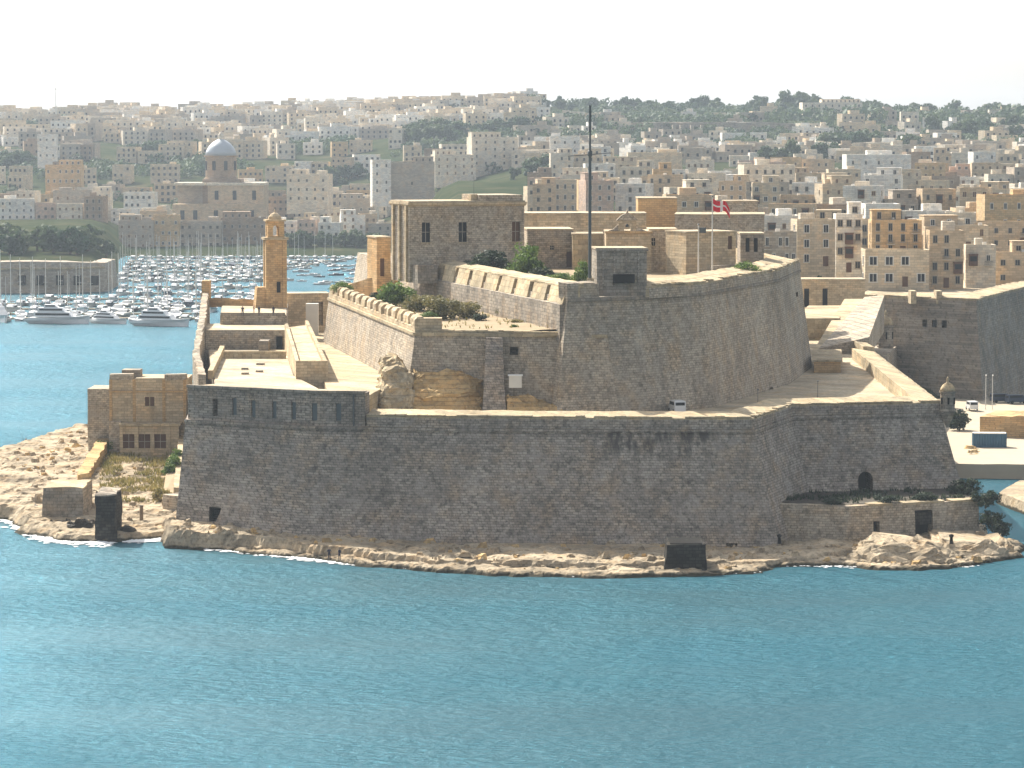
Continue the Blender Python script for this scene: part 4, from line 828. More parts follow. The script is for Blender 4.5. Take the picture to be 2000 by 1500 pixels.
# foam at the water line: many small irregular flecks, one mass
def foam():
    random.seed(3); mb = MB()
    def flecks(path, n, spread, s, bias=0.0):
        pts = [PZ(a, b, .03) for a, b in path]
        for _ in range(n):
            k = random.randrange(len(pts) - 1); p = pts[k].lerp(pts[k + 1], random.random()); c = p + Vector((random.gauss(0, .6), -abs(random.gauss(0, spread)) + bias, .06 + random.random() * .05))
            r = s * random.uniform(.3, 1.2); a0 = random.random() * 6.28; nn = 6
            vs_ = [(c.x + math.cos(a0 + i * 6.283 / nn) * r * random.uniform(.6, 1.9), c.y + math.sin(a0 + i * 6.283 / nn) * r * random.uniform(.5, 1.0), c.z) for i in range(nn)]
            top = (c.x, c.y, c.z + r * .25); mb.add(vs_ + [top], [(i, (i + 1) % nn, nn) for i in range(nn)])
    flecks([(318, 1050), (430, 1072), (560, 1085), (700, 1101)], 2200, 1.6, .4, 1.0)
    flecks([(700, 1101), (850, 1114), (1000, 1122), (1160, 1126), (1330, 1122), (1475, 1118)], 700, .7, .24, .5)
    flecks([(250, 1054), (320, 1052)], 380, 1.8, .5); flecks([(-40, 1010), (20, 1012), (70, 1046), (130, 1056), (215, 1060)], 900, 2.2, .45)
    flecks([(1500, 1104), (1700, 1108), (1900, 1106)], 300, .8, .24, .4)
    tag(mb.build('sea_foam', M['foam']), 'white foam along the rocky shore', None, None, 'stuff')
foam()

# ------------------------------------------------------------------ foliage
def leafball(name, mat, seed, clumps, per, leaf, shape=(1, 1, .8), flat=0.0):
    """unit crown: clumps of small leaf faces through the volume; the crown spans -1..1"""
    rnd = random.Random(seed); mb = MB()
    for _ in range(clumps):
        d = Vector((rnd.gauss(0, 1), rnd.gauss(0, 1), rnd.gauss(0, 1))).normalized() * (rnd.random() ** .45) * .72
        r = rnd.uniform(.2, .42)
        for _ in range(per):
            e = Vector((rnd.gauss(0, 1), rnd.gauss(0, 1), rnd.gauss(0, 1))).normalized() * r * (rnd.random() ** .35)
            c = Vector(((d.x + e.x) * shape[0], (d.y + e.y) * shape[1], (d.z + e.z * .8) * shape[2]))
            n_ = (e.normalized() + Vector((rnd.gauss(0, .5), rnd.gauss(0, .5), rnd.gauss(0, .5) + flat))).normalized(); u = n_.orthogonal().normalized(); w = n_.cross(u); a_ = rnd.random() * 6.28
            u, w = u * math.cos(a_) + w * math.sin(a_), w * math.cos(a_) - u * math.sin(a_); s = leaf * rnd.uniform(.6, 1.3)
            mb.add([c - u * s, c + w * s * .55, c + u * s, c - w * s * .55], [(0, 1, 2, 3)])
    me = mb.build(name, mat); d = me.data; bpy.data.objects.remove(me); return d
shr = {k: [leafball('crown', M[mt], 100 + 7 * i + hash_, 26, 60, .085) for i in range(2)] for k, mt, hash_ in (('g', 'leaf_g', 1), ('o', 'leaf_o', 2), ('d', 'leaf_d', 3), ('y', 'leaf_y', 4))}
stem_me = (lambda o: (o.data, bpy.data.objects.remove(o))[0])(MB().cyl((0, 0, 0), (0, 0, 1), .08, .04, 6).build('stem', M['bark']))
rs = random.Random(8)
def shrub(label, px, py, z, r, kind, rz=1.0, group='shrubs on the fort', ry=1.0):
    q = PZ(px, py, z); t = thing('shrub', label, 'shrub', q, rs.random() * 6, group)
    c = put('crown', shr[kind][rs.randrange(2)], t); r *= 1.3; c.location = (0, 0, r * rz * .5); c.scale = (r, r * ry, r * rz)
    s = put('stem', stem_me, t); s.location = (0, 0, -.4); s.scale = (2, 2, r * rz * .8 + .4)
SH = [('bright green bush behind the crenellated rampart, nearest the keep', 770, 596, 30.0, 3.0, 'g', .9), ('low dark green bush just left of the bright green one', 738, 590, 30.0, 1.6, 'd', .8),
      ('olive grey bush second along the planted terrace', 812, 606, 30.0, 2.5, 'o', .8), ('large yellowish bush in the middle of the planted terrace', 868, 622, 30.0, 2.8, 'o', .9),
      ('round olive bush right of the large yellowish one', 912, 620, 30.0, 2.2, 'o', .85), ('small dark round bush alone on the terrace floor', 937, 627, 30.0, 1.2, 'd', .7),
      ('dark bush in the right corner of the planted terrace', 1075, 632, 30.0, 2.4, 'd', .9), ('olive bush climbing beside the tall bastion edge', 1092, 606, 31.0, 2.0, 'g', 1.3), ('tiny green tuft on the low front parapet', 1004, 641, 29.9, .8, 'g', .5),
      ('ragged olive bush between the bright green and the grey one', 790, 590, 30.3, 2.2, 'g', .8), ('low spreading grey bush behind the large yellowish one', 850, 604, 30.4, 2.4, 'o', .7), ('low green bush in front of the olive ones at the rampart', 838, 624, 30.0, 1.4, 'g', .6), ('dark green bush against the leaning parapet, terrace right half', 1062, 606, 30.8, 1.9, 'd', .9), ('pale olive bush before the grey plinth wall', 985, 612, 30.6, 1.5, 'o', .6), ('low yellow bush in the middle of the bare terrace', 1010, 632, 30.0, 1.0, 'y', .5),
      ('low olive bush at the foot of the terrace corner bushes', 1052, 634, 30.0, 1.5, 'o', .6),
      ('dark blue green bush against the keep wall', 962, 538, 35.2, 4.0, 'd', .75), ('darker spreading bush left of it below the keep window', 925, 534, 35.2, 2.6, 'd', .6), ('large green bush right of the keep corner', 1030, 542, 35.2, 3.4, 'g', 1.1), ('dark low bush beside the garden house window', 1062, 545, 35.2, 2.0, 'd', .7),
      ('bright yellow green shrub left of the mast foot', 1137, 556, 35.4, 1.7, 'g', 1.5), ('low green hedge bush behind the leaning parapet', 1100, 552, 35.2, 1.8, 'g', .6), ('second low hedge bush behind the leaning parapet', 1075, 550, 35.2, 1.5, 'g', .5), ('clipped green bush before the low store', 1455, 541, 35.6, 2.4, 'g', .7),
      ('ragged green bush at the curved orange wall', 668, 572, 30.8, 1.9, 'g', .7),
      ('leafy green shrub against the sea house corner', 203, 893, 3.8, 2.0, 'g', 1.0), ('brown tangled shrub at the top of the ruined boundary wall', 200, 838, 6.0, 1.8, 'o', 1.2), ('green shrub at the foot of the ruined boundary wall', 196, 905, 3.2, 1.3, 'g', .8),
      ('grassy green bush on the bank beside the sea wall', 340, 930, 4.0, 2.0, 'g', 1.1), ('yellow green bush at the foot of the grassy bank', 318, 985, 1.8, 1.6, 'y', 1.2), ('second grassy bush higher on the bank', 346, 905, 5.0, 1.6, 'g', 1.0), ('yellow dry bush on the sandy slope', 240, 945, 2.6, 1.2, 'y', .5), ('small green tuft on the sandy slope', 282, 930, 3.0, .9, 'g', .6), ('dry tuft beside the sandy path', 300, 940, 2.8, 1.4, 'y', .5), ('dry grassy tuft before the sea house', 215, 915, 3.2, 1.4, 'y', .5), ('pale dry tuft in front of the sea house windows', 262, 905, 3.5, 1.1, 'y', .4),
      ('dark bush hanging at the right end of the annex wall', 1925, 988, 5.5, 2.0, 'd', .8), ('dark bush lower right of the annex wall end', 1938, 1032, 2.5, 2.0, 'd', .9), ('small dark bush at the moat corner', 1885, 975, 5.5, 2.4, 'd', .9), ('dark trailing bush nearest the rock point', 1958, 1045, 1.8, 1.6, 'd', .8), ('dark scrub on the ledge left of the postern', 1630, 984, 6.3, 1.6, 'd', .4), ('dark scrub right under the postern', 1730, 982, 6.3, 1.7, 'd', .45), ('dark scrub between postern and sea wall corner', 1810, 978, 6.3, 1.9, 'd', .45), ('grey green bush below the sentry box', 1870, 835, 3.0, 2.6, 'd', 1.0)]
for s in SH: shrub(*s)
# ground cover on the planted terrace and the left slope
def cover(name, label, poly, zf, n, mt, size, seed):
    rnd = random.Random(seed); mb = MB(); xs_ = [p[0] for p in poly]; ys_ = [p[1] for p in poly]; k = 0
    while k < n:
        x_, y_ = rnd.uniform(min(xs_), max(xs_)), rnd.uniform(min(ys_), max(ys_)); k += 1
        if sdist(poly, np.array([x_]), np.array([y_]))[0] < .3 or noise.noise(Vector((x_ * .2, y_ * .2, seed))) < -.05: continue
        z_ = zf(x_, y_)
        for _ in range(3):
            a_ = rnd.random() * 6.28; h = size * rnd.uniform(.5, 1.4); w = size * .18; dx, dy = math.cos(a_), math.sin(a_)
            mb.add([(x_ - dy * w, y_ + dx * w, z_ - .05), (x_ + dy * w, y_ - dx * w, z_ - .05), (x_ + dx * h * .6, y_ + dy * h * .6, z_ + h)], [(0, 1, 2)])
    tag(mb.build(name, M[mt]), label, None, None, 'stuff')
gpoly = [(LC[0] + 2.2, 522.5), (K1[0] - 2, 519), (X(835, 608), 608), (MF[0] + 3, 622)]
gz = lambda x_, y_: 29.6 + .9 * max(0, min(1, ((x_ - LC[0]) * .25 + (y_ - 520) * .06) / 8)) + .25 * noise.noise(Vector((x_ * .3, y_ * .3, 1)))
def gardenground():
    mb = MB(); n = 26; g0, g1, g2, g3 = [Vector((*p, 0)) for p in (LC, (K1[0] + 1, 514.5), (X(835, 616) + 2, 616), (MF[0] + 1, 628))]
    for j in range(n + 1):
        for i in range(n + 1):
            u, v = i / n, j / n; p = g0.lerp(g1, u).lerp(g3.lerp(g2, u), v); mb.v.append((p.x, p.y, gz(p.x, p.y)))
    mb.f = [[j*(n+1)+i, j*(n+1)+i+1, (j+1)*(n+1)+i+1, (j+1)*(n+1)+i] for j in range(n) for i in range(n)]; mb.mi = [0] * len(mb.f)
    tag(mb.build('garden_ground', M['dirt']), 'dry earth of the planted terrace', None, None, 'structure')
gardenground()
cover('terrace_weeds', 'dry weeds and grass on the planted terrace', gpoly, gz, 900, 'leaf_y', .5, 4)
cover('slope_grass', 'yellow green weeds on the sandy slope by the sea house', [p2(PZ(190, 985, 2)), p2(PZ(330, 985, 2)), p2(PZ(345, 890, 4)), p2(PZ(195, 890, 4))], lambda x_, y_: lz(x_, y_) + .1, 4500, 'leaf_y', .6, 6)
cover('platform_grass', 'green grass on the upper platform before the keep', [(X(830, 605), 606), (X(1140, 530), 524), (X(1150, 560), 560), (X(1010, 596), 596)], lambda x_, y_: 35.2, 900, 'leaf_g', .5, 8)

cover('annex_scrub', 'dark scrub on the earth top of the outwork', offset(ap, -1.3), lambda x_, y_: 6.35, 1500, 'leaf_d', .55, 3)
def rubble():
    rnd = random.Random(31); mb = MB()
    def stones(poly, zf, n, smax, edge=.6):
        xs_ = [p[0] for p in poly]; ys_ = [p[1] for p in poly]; P_ = np.array([[rnd.uniform(min(xs_), max(xs_)), rnd.uniform(min(ys_), max(ys_))] for _ in range(n)]); S_ = sdist(poly, P_[:, 0], P_[:, 1])
        for (x_, y_), s_ in zip(P_, S_):
            if s_ < edge: continue
            r = smax * rnd.random() ** 3 + .12; z_ = zf(x_, y_); a_ = rnd.random() * 6
            vs_ = [(x_ + math.cos(a_ + k * 1.047) * r * rnd.uniform(.7, 1.4), y_ + math.sin(a_ + k * 1.047) * r * rnd.uniform(.6, 1.2), z_ - .2) for k in range(6)] + [(x_ + math.cos(a_ + .4 + k * 1.047) * r * rnd.uniform(.4, .9), y_ + math.sin(a_ + .4 + k * 1.047) * r * rnd.uniform(.4, .8), z_ + r * rnd.uniform(.35, .9)) for k in range(6)]
            mb.add(vs_, [(k, (k + 1) % 6, 6 + (k + 1) % 6, 6 + k) for k in range(6)] + [(6, 7, 8, 9, 10, 11)], rnd.choice((0, 0, 0, 0, 1)))
    stones(ledge, lambda x_, y_: tab(LZT, x_ / y_ * FPX + 1000), 1500, .8); stones(shelf, lambda x_, y_: .5, 1500, .8); stones(lp, lz, 1100, .8, 8)
    tag(mb.build('shore_rubble', [M['rock'], M['ochre']]), 'loose stones scattered over the shore rocks', None, None, 'stuff')
rubble()
# ------------------------------------------------------------------ people
def person_mesh(nm, mt, pose):
    """one continuous standing or seated figure grown from a joint chain"""
    j = {'pel': (0, 0, .95), 'ch': (0, .02, 1.32), 'nk': (0, .0, 1.5), 'hd': (0, -.02, 1.66), 'ht': (0, -.01, 1.76)}
    if pose == 'stand': j.update({'hl': (-.1, 0, .9), 'kl': (-.12, -.03, .5), 'al': (-.13, .02, .08), 'tl': (-.14, -.14, .04), 'hr': (.1, 0, .9), 'kr': (.12, .02, .5), 'ar': (.14, .06, .08), 'tr': (.15, -.1, .04), 'sl': (-.19, .02, 1.42), 'el': (-.27, .04, 1.15), 'wl': (-.25, -.08, .92), 'sr': (.19, .02, 1.42), 'er': (.28, .02, 1.16), 'wr': (.24, -.14, .96)})
    else: j.update({'hl': (-.1, 0, .9), 'kl': (-.13, -.1, .5), 'al': (-.14, .05, .08), 'tl': (-.15, -.12, .04), 'hr': (.1, 0, .9), 'kr': (.12, .05, .5), 'ar': (.14, .12, .08), 'tr': (.15, -.05, .04), 'sl': (-.19, .02, 1.42), 'el': (-.24, -.2, 1.2), 'wl': (-.1, -.42, 1.22), 'sr': (.19, .02, 1.42), 'er': (.22, -.18, 1.18), 'wr': (.0, -.44, 1.18)})
    ed = [('pel', 'ch'), ('ch', 'nk'), ('nk', 'hd'), ('hd', 'ht')] + [(a_ + s, b_ + s) if a_ not in ('pel', 'ch') else (a_, b_ + s) for s in 'lr' for a_, b_ in (('pel', 'h'), ('h', 'k'), ('k', 'a'), ('a', 't'), ('ch', 's'), ('s', 'e'), ('e', 'w'))]
    rad = {'pel': .15, 'ch': .17, 'nk': .06, 'hd': .105, 'ht': .08, 'h': .1, 'k': .065, 'a': .045, 't': .04, 's': .07, 'e': .048, 'w': .036}
    ks = list(j); me = bpy.data.meshes.new(nm); me.from_pydata([j[k] for k in ks], [(ks.index(a_), ks.index(b_)) for a_, b_ in ed], [])
    o = put(nm, me); md = o.modifiers.new('s', 'SKIN'); md.use_smooth_shade = True
    for i, k in enumerate(ks):
        r_ = rad.get(k, rad.get(k[0], .05)); sv = me.skin_vertices[0].data[i]; sv.radius = (r_, r_ * (.75 if k in ('pel', 'ch') else 1)); sv.use_root = (k == 'pel')
    o.modifiers.new('d', 'SUBSURF').levels = 1; bpy.context.view_layer.update()
    dm = bpy.data.meshes.new_from_object(o.evaluated_get(bpy.context.evaluated_depsgraph_get())); bpy.data.objects.remove(o)
    dm.materials.clear(); dm.materials.append(M[mt]); dm.materials.append(M['skin'])
    for p in dm.polygons:
        c = p.center
        if c.z > 1.5 and c.z < 1.7 and c.y < .02: p.material_index = 1
        if abs(c.x) > .22 and c.z < 1.12 and c.z > .85: p.material_index = 1
    return dm
pm = [person_mesh('person', 'cloth_d', 'stand'), person_mesh('person', 'cloth_l', 'stand'), person_mesh('person', 'cloth_d', 'fish')]
def person(label, q, k, rz, grp=None):
    o = put('person', pm[k]); o.location = q; o.rotation_euler = (0, 0, rz); return tag(o, label, 'person', grp)
for k, (px, py) in enumerate(((474, 617), (496, 614), (506, 617), (534, 617))):
    person(['dark clothed visitor standing leftmost on the sunlit roof', 'visitor in light clothing, second from left on the sunlit roof', 'dark clothed visitor, third from left on the sunlit roof', 'dark clothed visitor standing rightmost on the sunlit roof'][k], PZ(px, py, 26.7), (0, 1, 0, 0)[k], k * 1.3, 'visitors on the roof')
person('dark clothed person at the water edge, left of a pair', PZ(643, 1094, .9), 0, .4, 'pair at the water edge'); person('dark clothed person at the water edge, right of a pair', PZ(663, 1095, .9), 0, -.8, 'pair at the water edge')
q = PZ(51, 874, 2.6); person('person in dark clothes fishing from the left rocky point', q, 2, R(-60))
fr = thing('fishing_rod', 'long thin fishing rod held over the water on the left point', 'fishing rod', q + Vector((-.3, -.3, 1.1)))
m = MB(); m.cyl(q + Vector((-.25, -.3, 1.0)), q + Vector((-1.3, -.6, 4.0)), .035, .015, 5); m.build('rod', M['steel'], fr); m = MB(); m.cyl(q + Vector((-.2, -.3, .9)), q + Vector((-.4, -.35, 1.45)), .05, .05, 6); m.build('grip', M['rubber'], fr)
# ------------------------------------------------------------------ the land behind
def lerp_tab(tab, v):
    if v <= tab[0][0]: return tab[0][1]
    for (a_, b_), (c_, d_) in zip(tab, tab[1:]):
        if v <= c_: return b_ + (d_ - b_) * (v - a_) / (c_ - a_)
    return tab[-1][1]
TL = [(1600, -6), (1650, 2.5), (1700, 4), (1900, 11), (2100, 21), (2400, 40), (2700, 57), (3050, 71), (3300, 74), (3700, 60), (4500, 20), (5200, 5)]
TLL = [(1270, -6), (1335, 2.5), (1345, 9), (1500, 14), (1750, 14), (1900, 14), (2100, 23), (2400, 42), (2700, 58), (3050, 71), (3300, 74), (3700, 60), (4500, 20), (5200, 5)]
TR = [(690, -4), (745, 3), (770, 17), (800, 21), (1000, 24), (1300, 26), (1600, 31), (1900, 41), (2200, 52), (2450, 63), (2700, 71), (2900, 75), (3200, 72), (3700, 60), (4500, 20), (5200, 5)]
def smooth(t): t = max(0., min(1., t)); return t * t * (3 - 2 * t)
def ground(x, y):
    u = x / y * FPX + 1000
    zl = lerp_tab(TL, y)
    a_ = smooth((250 - u) / 60)
    if a_ > 0: zl = zl * (1 - a_) + lerp_tab(TLL, y) * a_
    zr = lerp_tab(TR, y - (150 * smooth((u - 1840) / 160) if y < 1000 else 150 * smooth((u - 1840) / 160) * (1 - smooth((y - 1000) / 300)))); w = smooth((u - 760) / 130) if y < 1700 else smooth((u - 600) / 500)
    z = zl * (1 - w) + zr * w
    if y > 1650: z += (noise.noise(Vector((x * .004, y * .004, 2))) * 8 + noise.noise(Vector((x * .012, y * .012, 5))) * 3) * smooth((y - 1650) / 500)
    return z
def terrain():
    mb = MB(); us = np.linspace(-1500, 3600, 150); ys = np.concatenate([np.linspace(690, 1300, 40), np.linspace(1320, 3300, 90), np.linspace(3350, 5200, 22)])
    n = len(us)
    for y in ys:
        for u in us: x = (u - 1000) / FPX * y; mb.v.append((x, y, ground(x, y)))
    mb.f = [[j*n+i, j*n+i+1, (j+1)*n+i+1, (j+1)*n+i] for j in range(len(ys)-1) for i in range(n-1)]; mb.mi = [0] * len(mb.f)
    m, nt, N, L, P = newmat('hillside_earth'); g = N.new('ShaderNodeNewGeometry')
    t = N.new('ShaderNodeTexNoise'); t.inputs['Scale'].default_value = .045; t.inputs['Detail'].default_value = 10; t.inputs['Roughness'].default_value = .7; L.new(g.outputs['Position'], t.inputs['Vector'])
    r_ = N.new('ShaderNodeValToRGB'); L.new(t.outputs['Fac'], r_.inputs[0]); e = r_.color_ramp.elements
    e[0].position = .38; e[0].color = (.022, .036, .017, 1); e[1].position = .7; e[1].color = (.10, .085, .055, 1); x_ = e.new(.55); x_.color = (.045, .052, .026, 1)
    L.new(r_.outputs[0], P.inputs['Base Color']); P.inputs['Roughness'].default_value = 1; P.inputs['Specular IOR Level'].default_value = 0
    tag(mb.build('hillside', m, None, True), 'town hillside rising behind the harbour', None, None, 'structure')
terrain()

# ------------------------------------------------------------------ houses
HC = [('cream', (.60, .51, .38)), ('pale', (.66, .60, .50)), ('honey coloured', (.58, .42, .24)), ('grey beige', (.42, .37, .31)), ('sandy', (.54, .43, .30)), ('white', (.76, .74, .70)), ('brown', (.34, .26, .19)), ('pinkish', (.56, .43, .35))]
HM = [stone('house_' + n.replace(' ', '_'), c, .14, .28, (1.4, .6), spk=.2, bump=.15) for n, c in HC]
ORD = ['zeroth', 'first', 'second', 'third', 'fourth', 'fifth', 'sixth', 'seventh', 'eighth', 'ninth', 'tenth'] + [f'{k}th' for k in range(11, 20)] + ['20th', '21st', '22nd', '23rd'] + [f'{k}th' for k in range(24, 60)]
def grab(o): d = o.data; bpy.data.objects.remove(o); return d
def winmesh(fm, gm, arch=False):
    m = MB(); m.box(-.42, .42, -.035, .1, .05, .95, 1)
    m.box(-.55, -.42, -.12, .1, 0, 1.05, 0); m.box(.42, .55, -.12, .1, 0, 1.05, 0); m.box(-.42, .42, -.12, .1, .95, 1.05, 0); m.box(-.62, .62, -.2, .1, -.08, .0, 0); m.box(-.03, .03, -.07, .1, .05, .95, 0)
    return grab(m.build('window', [fm, gm]))
WM = [winmesh(M['frame'], M['glass']), winmesh(M['offwhite'], M['glass']), winmesh(HM[0], M['brown']), winmesh(M['frame'], M['dark'])]
DOORM = grab(MB().box(-.5, .5, -.08, .1, 0, 1).build('door', M['brown']))
def balmesh():
    m = MB(); m.box(-.5, .5, -1.0, .05, 0, .15, 0)
    for i in range(9): x_ = -.48 + .12 * i; m.box(x_ - .012, x_ + .012, -1.0, -.95, .15, 1.05, 1)
    m.box(-.5, .5, -1.02, -.94, 1.05, 1.12, 1); return grab(m.build('balcony', [HM[1], M['steel']]))
BALM = balmesh()
BOXBAL = grab(MB().box(-.5, .5, -.8, .05, 0, 1).box(-.56, .56, -.88, .05, 1.0, 1.08).box(-.4, .4, -.82, -.79, .42, .88, 1).build('box_balcony', [M['brown'], M['glass']]))
TANK = grab(MB().cyl((0, 0, 0), (0, 0, 1), .5, .5, 8).build('water_tank', M['offwhite']))
rh = random.Random(21)
def house(label, c, w, d, h, rz, ci, near=2, group='houses of the town', name='town_house', rows=None, cols=None, hut=None, bal=.25, cat='house', side=True, wsz=None):
    """flat-roofed block with roof parapet; windows, doors, balconies and roof huts are parts of their own. near 2: all, 1: windows only, 0: bare with joined windows"""
    t = thing(name, label, cat, c, rz, group); hw = w / 2; mb = MB(); p = .7; tk = .3
    mb.loft([[(-hw, 0, -6), (hw, 0, -6), (hw, d, -6), (-hw, d, -6)], [(-hw, 0, h + p), (hw, 0, h + p), (hw, d, h + p), (-hw, d, h + p)], [(-hw + tk, tk, h + p), (hw - tk, tk, h + p), (hw - tk, d - tk, h + p), (-hw + tk, d - tk, h + p)], [(-hw + tk, tk, h), (hw - tk, tk, h), (hw - tk, d - tk, h), (-hw + tk, d - tk, h)]], False, True)
    me = mb.build('wall', HM[ci]); o = me; o.parent = t
    rows = rows or max(1, int(h / 3.2)); cols = cols or max(1, int(w / 3.0))
    if near:
        wi = rh.randrange(4); ww, wh = wsz or (rh.uniform(.9, 1.35), rh.uniform(1.4, 1.9)); fh = h / rows
        for r_ in range(rows):
            for k in range(cols):
                if rh.random() < .12: continue
                x_ = -hw + w * (k + .5) / cols
                if near == 2 and r_ == 0 and k == cols // 2: q_ = put('door', DOORM, t); q_.location = (x_, 0, 0); q_.scale = (1.3, 1, 2.4); continue
                q_ = put('window', WM[wi], t); q_.location = (x_, 0, r_ * fh + fh * .28); q_.scale = (ww, 1, wh)
                if near == 2 and r_ and rh.random() < bal:
                    q_ = put('balcony', BALM if rh.random() < .6 else BOXBAL, t); q_.location = (x_, 0, r_ * fh + .1); q_.scale = (2.0, 1, 1.0 if q_.data is BALM else 2.6)
        if side and near == 2:
            for s in (-1, 1):
                for r_ in range(rows):
                    q_ = put('window', WM[wi], t); q_.location = (s * hw, d * .4, r_ * fh + fh * .28); q_.rotation_euler = (0, 0, s * math.pi / 2); q_.scale = (ww, 1, wh)
    else:
        m = MB(); fh = h / rows; ww, wh = rh.uniform(.5, .8), rh.uniform(.7, 1.0)
        for r_ in range(rows):
            for k in range(cols):
                if rh.random() < .2: continue
                x_ = -hw + w * (k + .5) / cols; z_ = r_ * fh + fh * .3; m.box(x_ - ww, x_ + ww, -.12, .05, z_, z_ + wh * 2)
        if m.v: q_ = m.build('window_rows', M['glass']); q_.parent = t; q_['kind'] = 'stuff'
    if (hut if hut is not None else rh.random() < .55):
        hx, hw2, hd, hh = rh.uniform(-.3, .3) * w, w * rh.uniform(.2, .4), d * rh.uniform(.3, .5), rh.uniform(2, 2.8)
        m = MB(); m.box(hx - hw2 / 2, hx + hw2 / 2, d * .45, d * .45 + hd, h - .05, h + hh); q_ = m.build('roof_hut', HM[ci if rh.random() < .6 else 1]); q_.parent = t
    if near and rh.random() < .4:
        sw_, sh_ = w * rh.uniform(.4, .7), rh.uniform(2.8, 3.4); sx_ = rh.choice((-1, 1)) * (w - sw_) / 2 * .9
        m = MB(); m.box(sx_ - sw_ / 2, sx_ + sw_ / 2, d * .25, d * .85, h - .05, h + sh_); m.box(sx_ - sw_ / 2 - .15, sx_ + sw_ / 2 + .15, d * .23, d * .87, h + sh_, h + sh_ + .2); q2 = m.build('setback_storey', HM[ci]); q2.parent = t
        for k in range(max(1, int(sw_ / 3))): q_ = put('window', WM[wi], q2); q_.location = (sx_ - sw_ / 2 + sw_ * (k + .5) / max(1, int(sw_ / 3)), d * .25, h + .9); q_.scale = (ww, 1, wh * .9)
    if near and rh.random() < .35: m = MB(); ax = rh.uniform(-.4, .4) * w; m.cyl((ax, d * .5, h), (ax, d * .5, h + 3.2), .05, .03, 4); m.box(ax - .6, ax + .6, d * .5 - .03, d * .5 + .03, h + 2.8, h + 2.86); q_ = m.build('aerial', M['steel']); q_.parent = t
    if near and rh.random() < .4: q_ = put('water_tank', TANK, t); q_.location = (rh.uniform(-.35, .35) * w, d * .3, h); q_.scale = (1.1, 1.1, 1.3)
    return t
def hpx(label, px0, px1, pyt, pyb, Y, ci, rz=0, near=2, d=None, **kw):
    x0, x1 = X(px0, Y), X(px1, Y); zb, zt = ZY(pyb, Y), ZY(pyt, Y); w = (x1 - x0) / math.cos(rz)
    return house(label, ((x0 + x1) / 2, Y, zb), w, d or max(7, w * .7), zt - zb - .7, rz, ci, near, **kw)
NOT = [('broad sandstone apartment front with three square windows behind the far bastion', 1690, 1815, 488, 560, 812, 0, 0, dict(rows=2, cols=4, wsz=(1.9, 2.0), bal=0)),
       ('tall end part of the broad apartment front with small balconies', 1815, 1882, 450, 562, 818, 4, 0, dict(rows=4, cols=3)),
       ('upper storeys with yellow shutters set back on the broad apartment front', 1702, 1800, 430, 500, 828, 2, 0, dict(rows=3, cols=4)),
       ('square beige house with two columns of windows left of the broad apartment front', 1556, 1632, 428, 520, 830, 0, R(8), dict(rows=3, cols=2, wsz=(1.3, 1.9))),
       ('white house with three tiers of arched windows next to the beige house', 1632, 1684, 418, 532, 846, 5, 0, dict(rows=4, cols=3, bal=.5)),
       ('cream house at the far right edge with dark openings, above the bastion', 1886, 1945, 478, 556, 826, 1, 0, dict(rows=2, cols=2)),
       ('low brown house at the far right edge above the bastion', 1945, 2030, 492, 556, 838, 4, 0, dict(rows=2, cols=3)),
       ('pale house with close set columns right of the fort top', 1492, 1556, 452, 520, 820, 3, 0, dict(rows=2, cols=5, wsz=(.8, 2.0))),
       ('honey coloured house with arched windows high at the right edge', 1922, 2030, 380, 450, 1010, 2, R(5), dict(rows=2, cols=4)),
       ('long cream house below the honey coloured one at the right edge', 1852, 1930, 440, 490, 900, 0, 0, dict(rows=2, cols=3)),
       ('ornate pale palace with balconies above the fort magazine', 1452, 1552, 322, 385, 1300, 1, R(6), dict(rows=3, cols=6, bal=.5)),
       ('pair of white villas standing clear on the green slope', 1652, 1778, 302, 350, 1700, 5, 0, dict(rows=2, cols=5)),
       ('wide yellowish windowless warehouse wall in the middle of the town', 1226, 1332, 298, 345, 1650, 0, 0, dict(rows=1, cols=1)),
       ('narrow yellow tower house behind the chapel', 1275, 1312, 330, 392, 1330, 2, 0, dict(rows=2, cols=1)),
       ('white apartment block with many windows on the slope above the keep', 922, 1012, 268, 325, 1900, 1, R(10), dict(rows=4, cols=5)),
       ('stepped white apartment block left of the one above the keep', 850, 930, 302, 345, 1880, 1, R(10), dict(rows=3, cols=5)),
       ('large grey blank walled block above the left end of the keep', 762, 848, 316, 378, 1740, 3, 0, dict(rows=1, cols=1)),
       ('white end house with balconies against the grey blank walled block', 728, 764, 312, 380, 1735, 5, R(12), dict(rows=4, cols=2, bal=.6)),
       ('white house with two tall dark windows left of the mast', 1074, 1132, 266, 302, 1900, 5, 0, dict(rows=2, cols=3)),
       ('long pale building on the ridge between trees at upper right', 1566, 1682, 200, 222, 2600, 1, 0, dict(rows=2, cols=9)),
       ('long honey coloured block on the left shore slope', 90, 160, 322, 362, 1950, 2, 0, dict(rows=2, cols=6)),
       ('arcaded waterfront building with tall piers on the left shore', 232, 300, 430, 506, 1668, 3, 0, dict(rows=4, cols=5)),
       ('yellow stone waterfront building left of the church front', 300, 350, 420, 504, 1672, 2, 0, dict(rows=4, cols=4)),
       ('grey waterfront building below the domed church', 350, 432, 432, 502, 1680, 3, 0, dict(rows=4, cols=6)),
       ('dark gabled building at the water below the church right side', 432, 520, 425, 500, 1690, 6, 0, dict(rows=3, cols=6)),
       ('grey stone house left of the church behind the waterfront', 105, 180, 372, 440, 1800, 3, R(5), dict(rows=3, cols=4)),
       ('white pillared house on the left slope', 75, 112, 262, 310, 2200, 5, 0, dict(rows=3, cols=3)),
       ('pale house block behind the bell tower', 560, 640, 340, 395, 1790, 1, R(-8), dict(rows=3, cols=5)),
       ('low waterside house with shallow roof right of the bell tower', 665, 730, 388, 420, 1760, 3, 0, dict(rows=1, cols=4))]
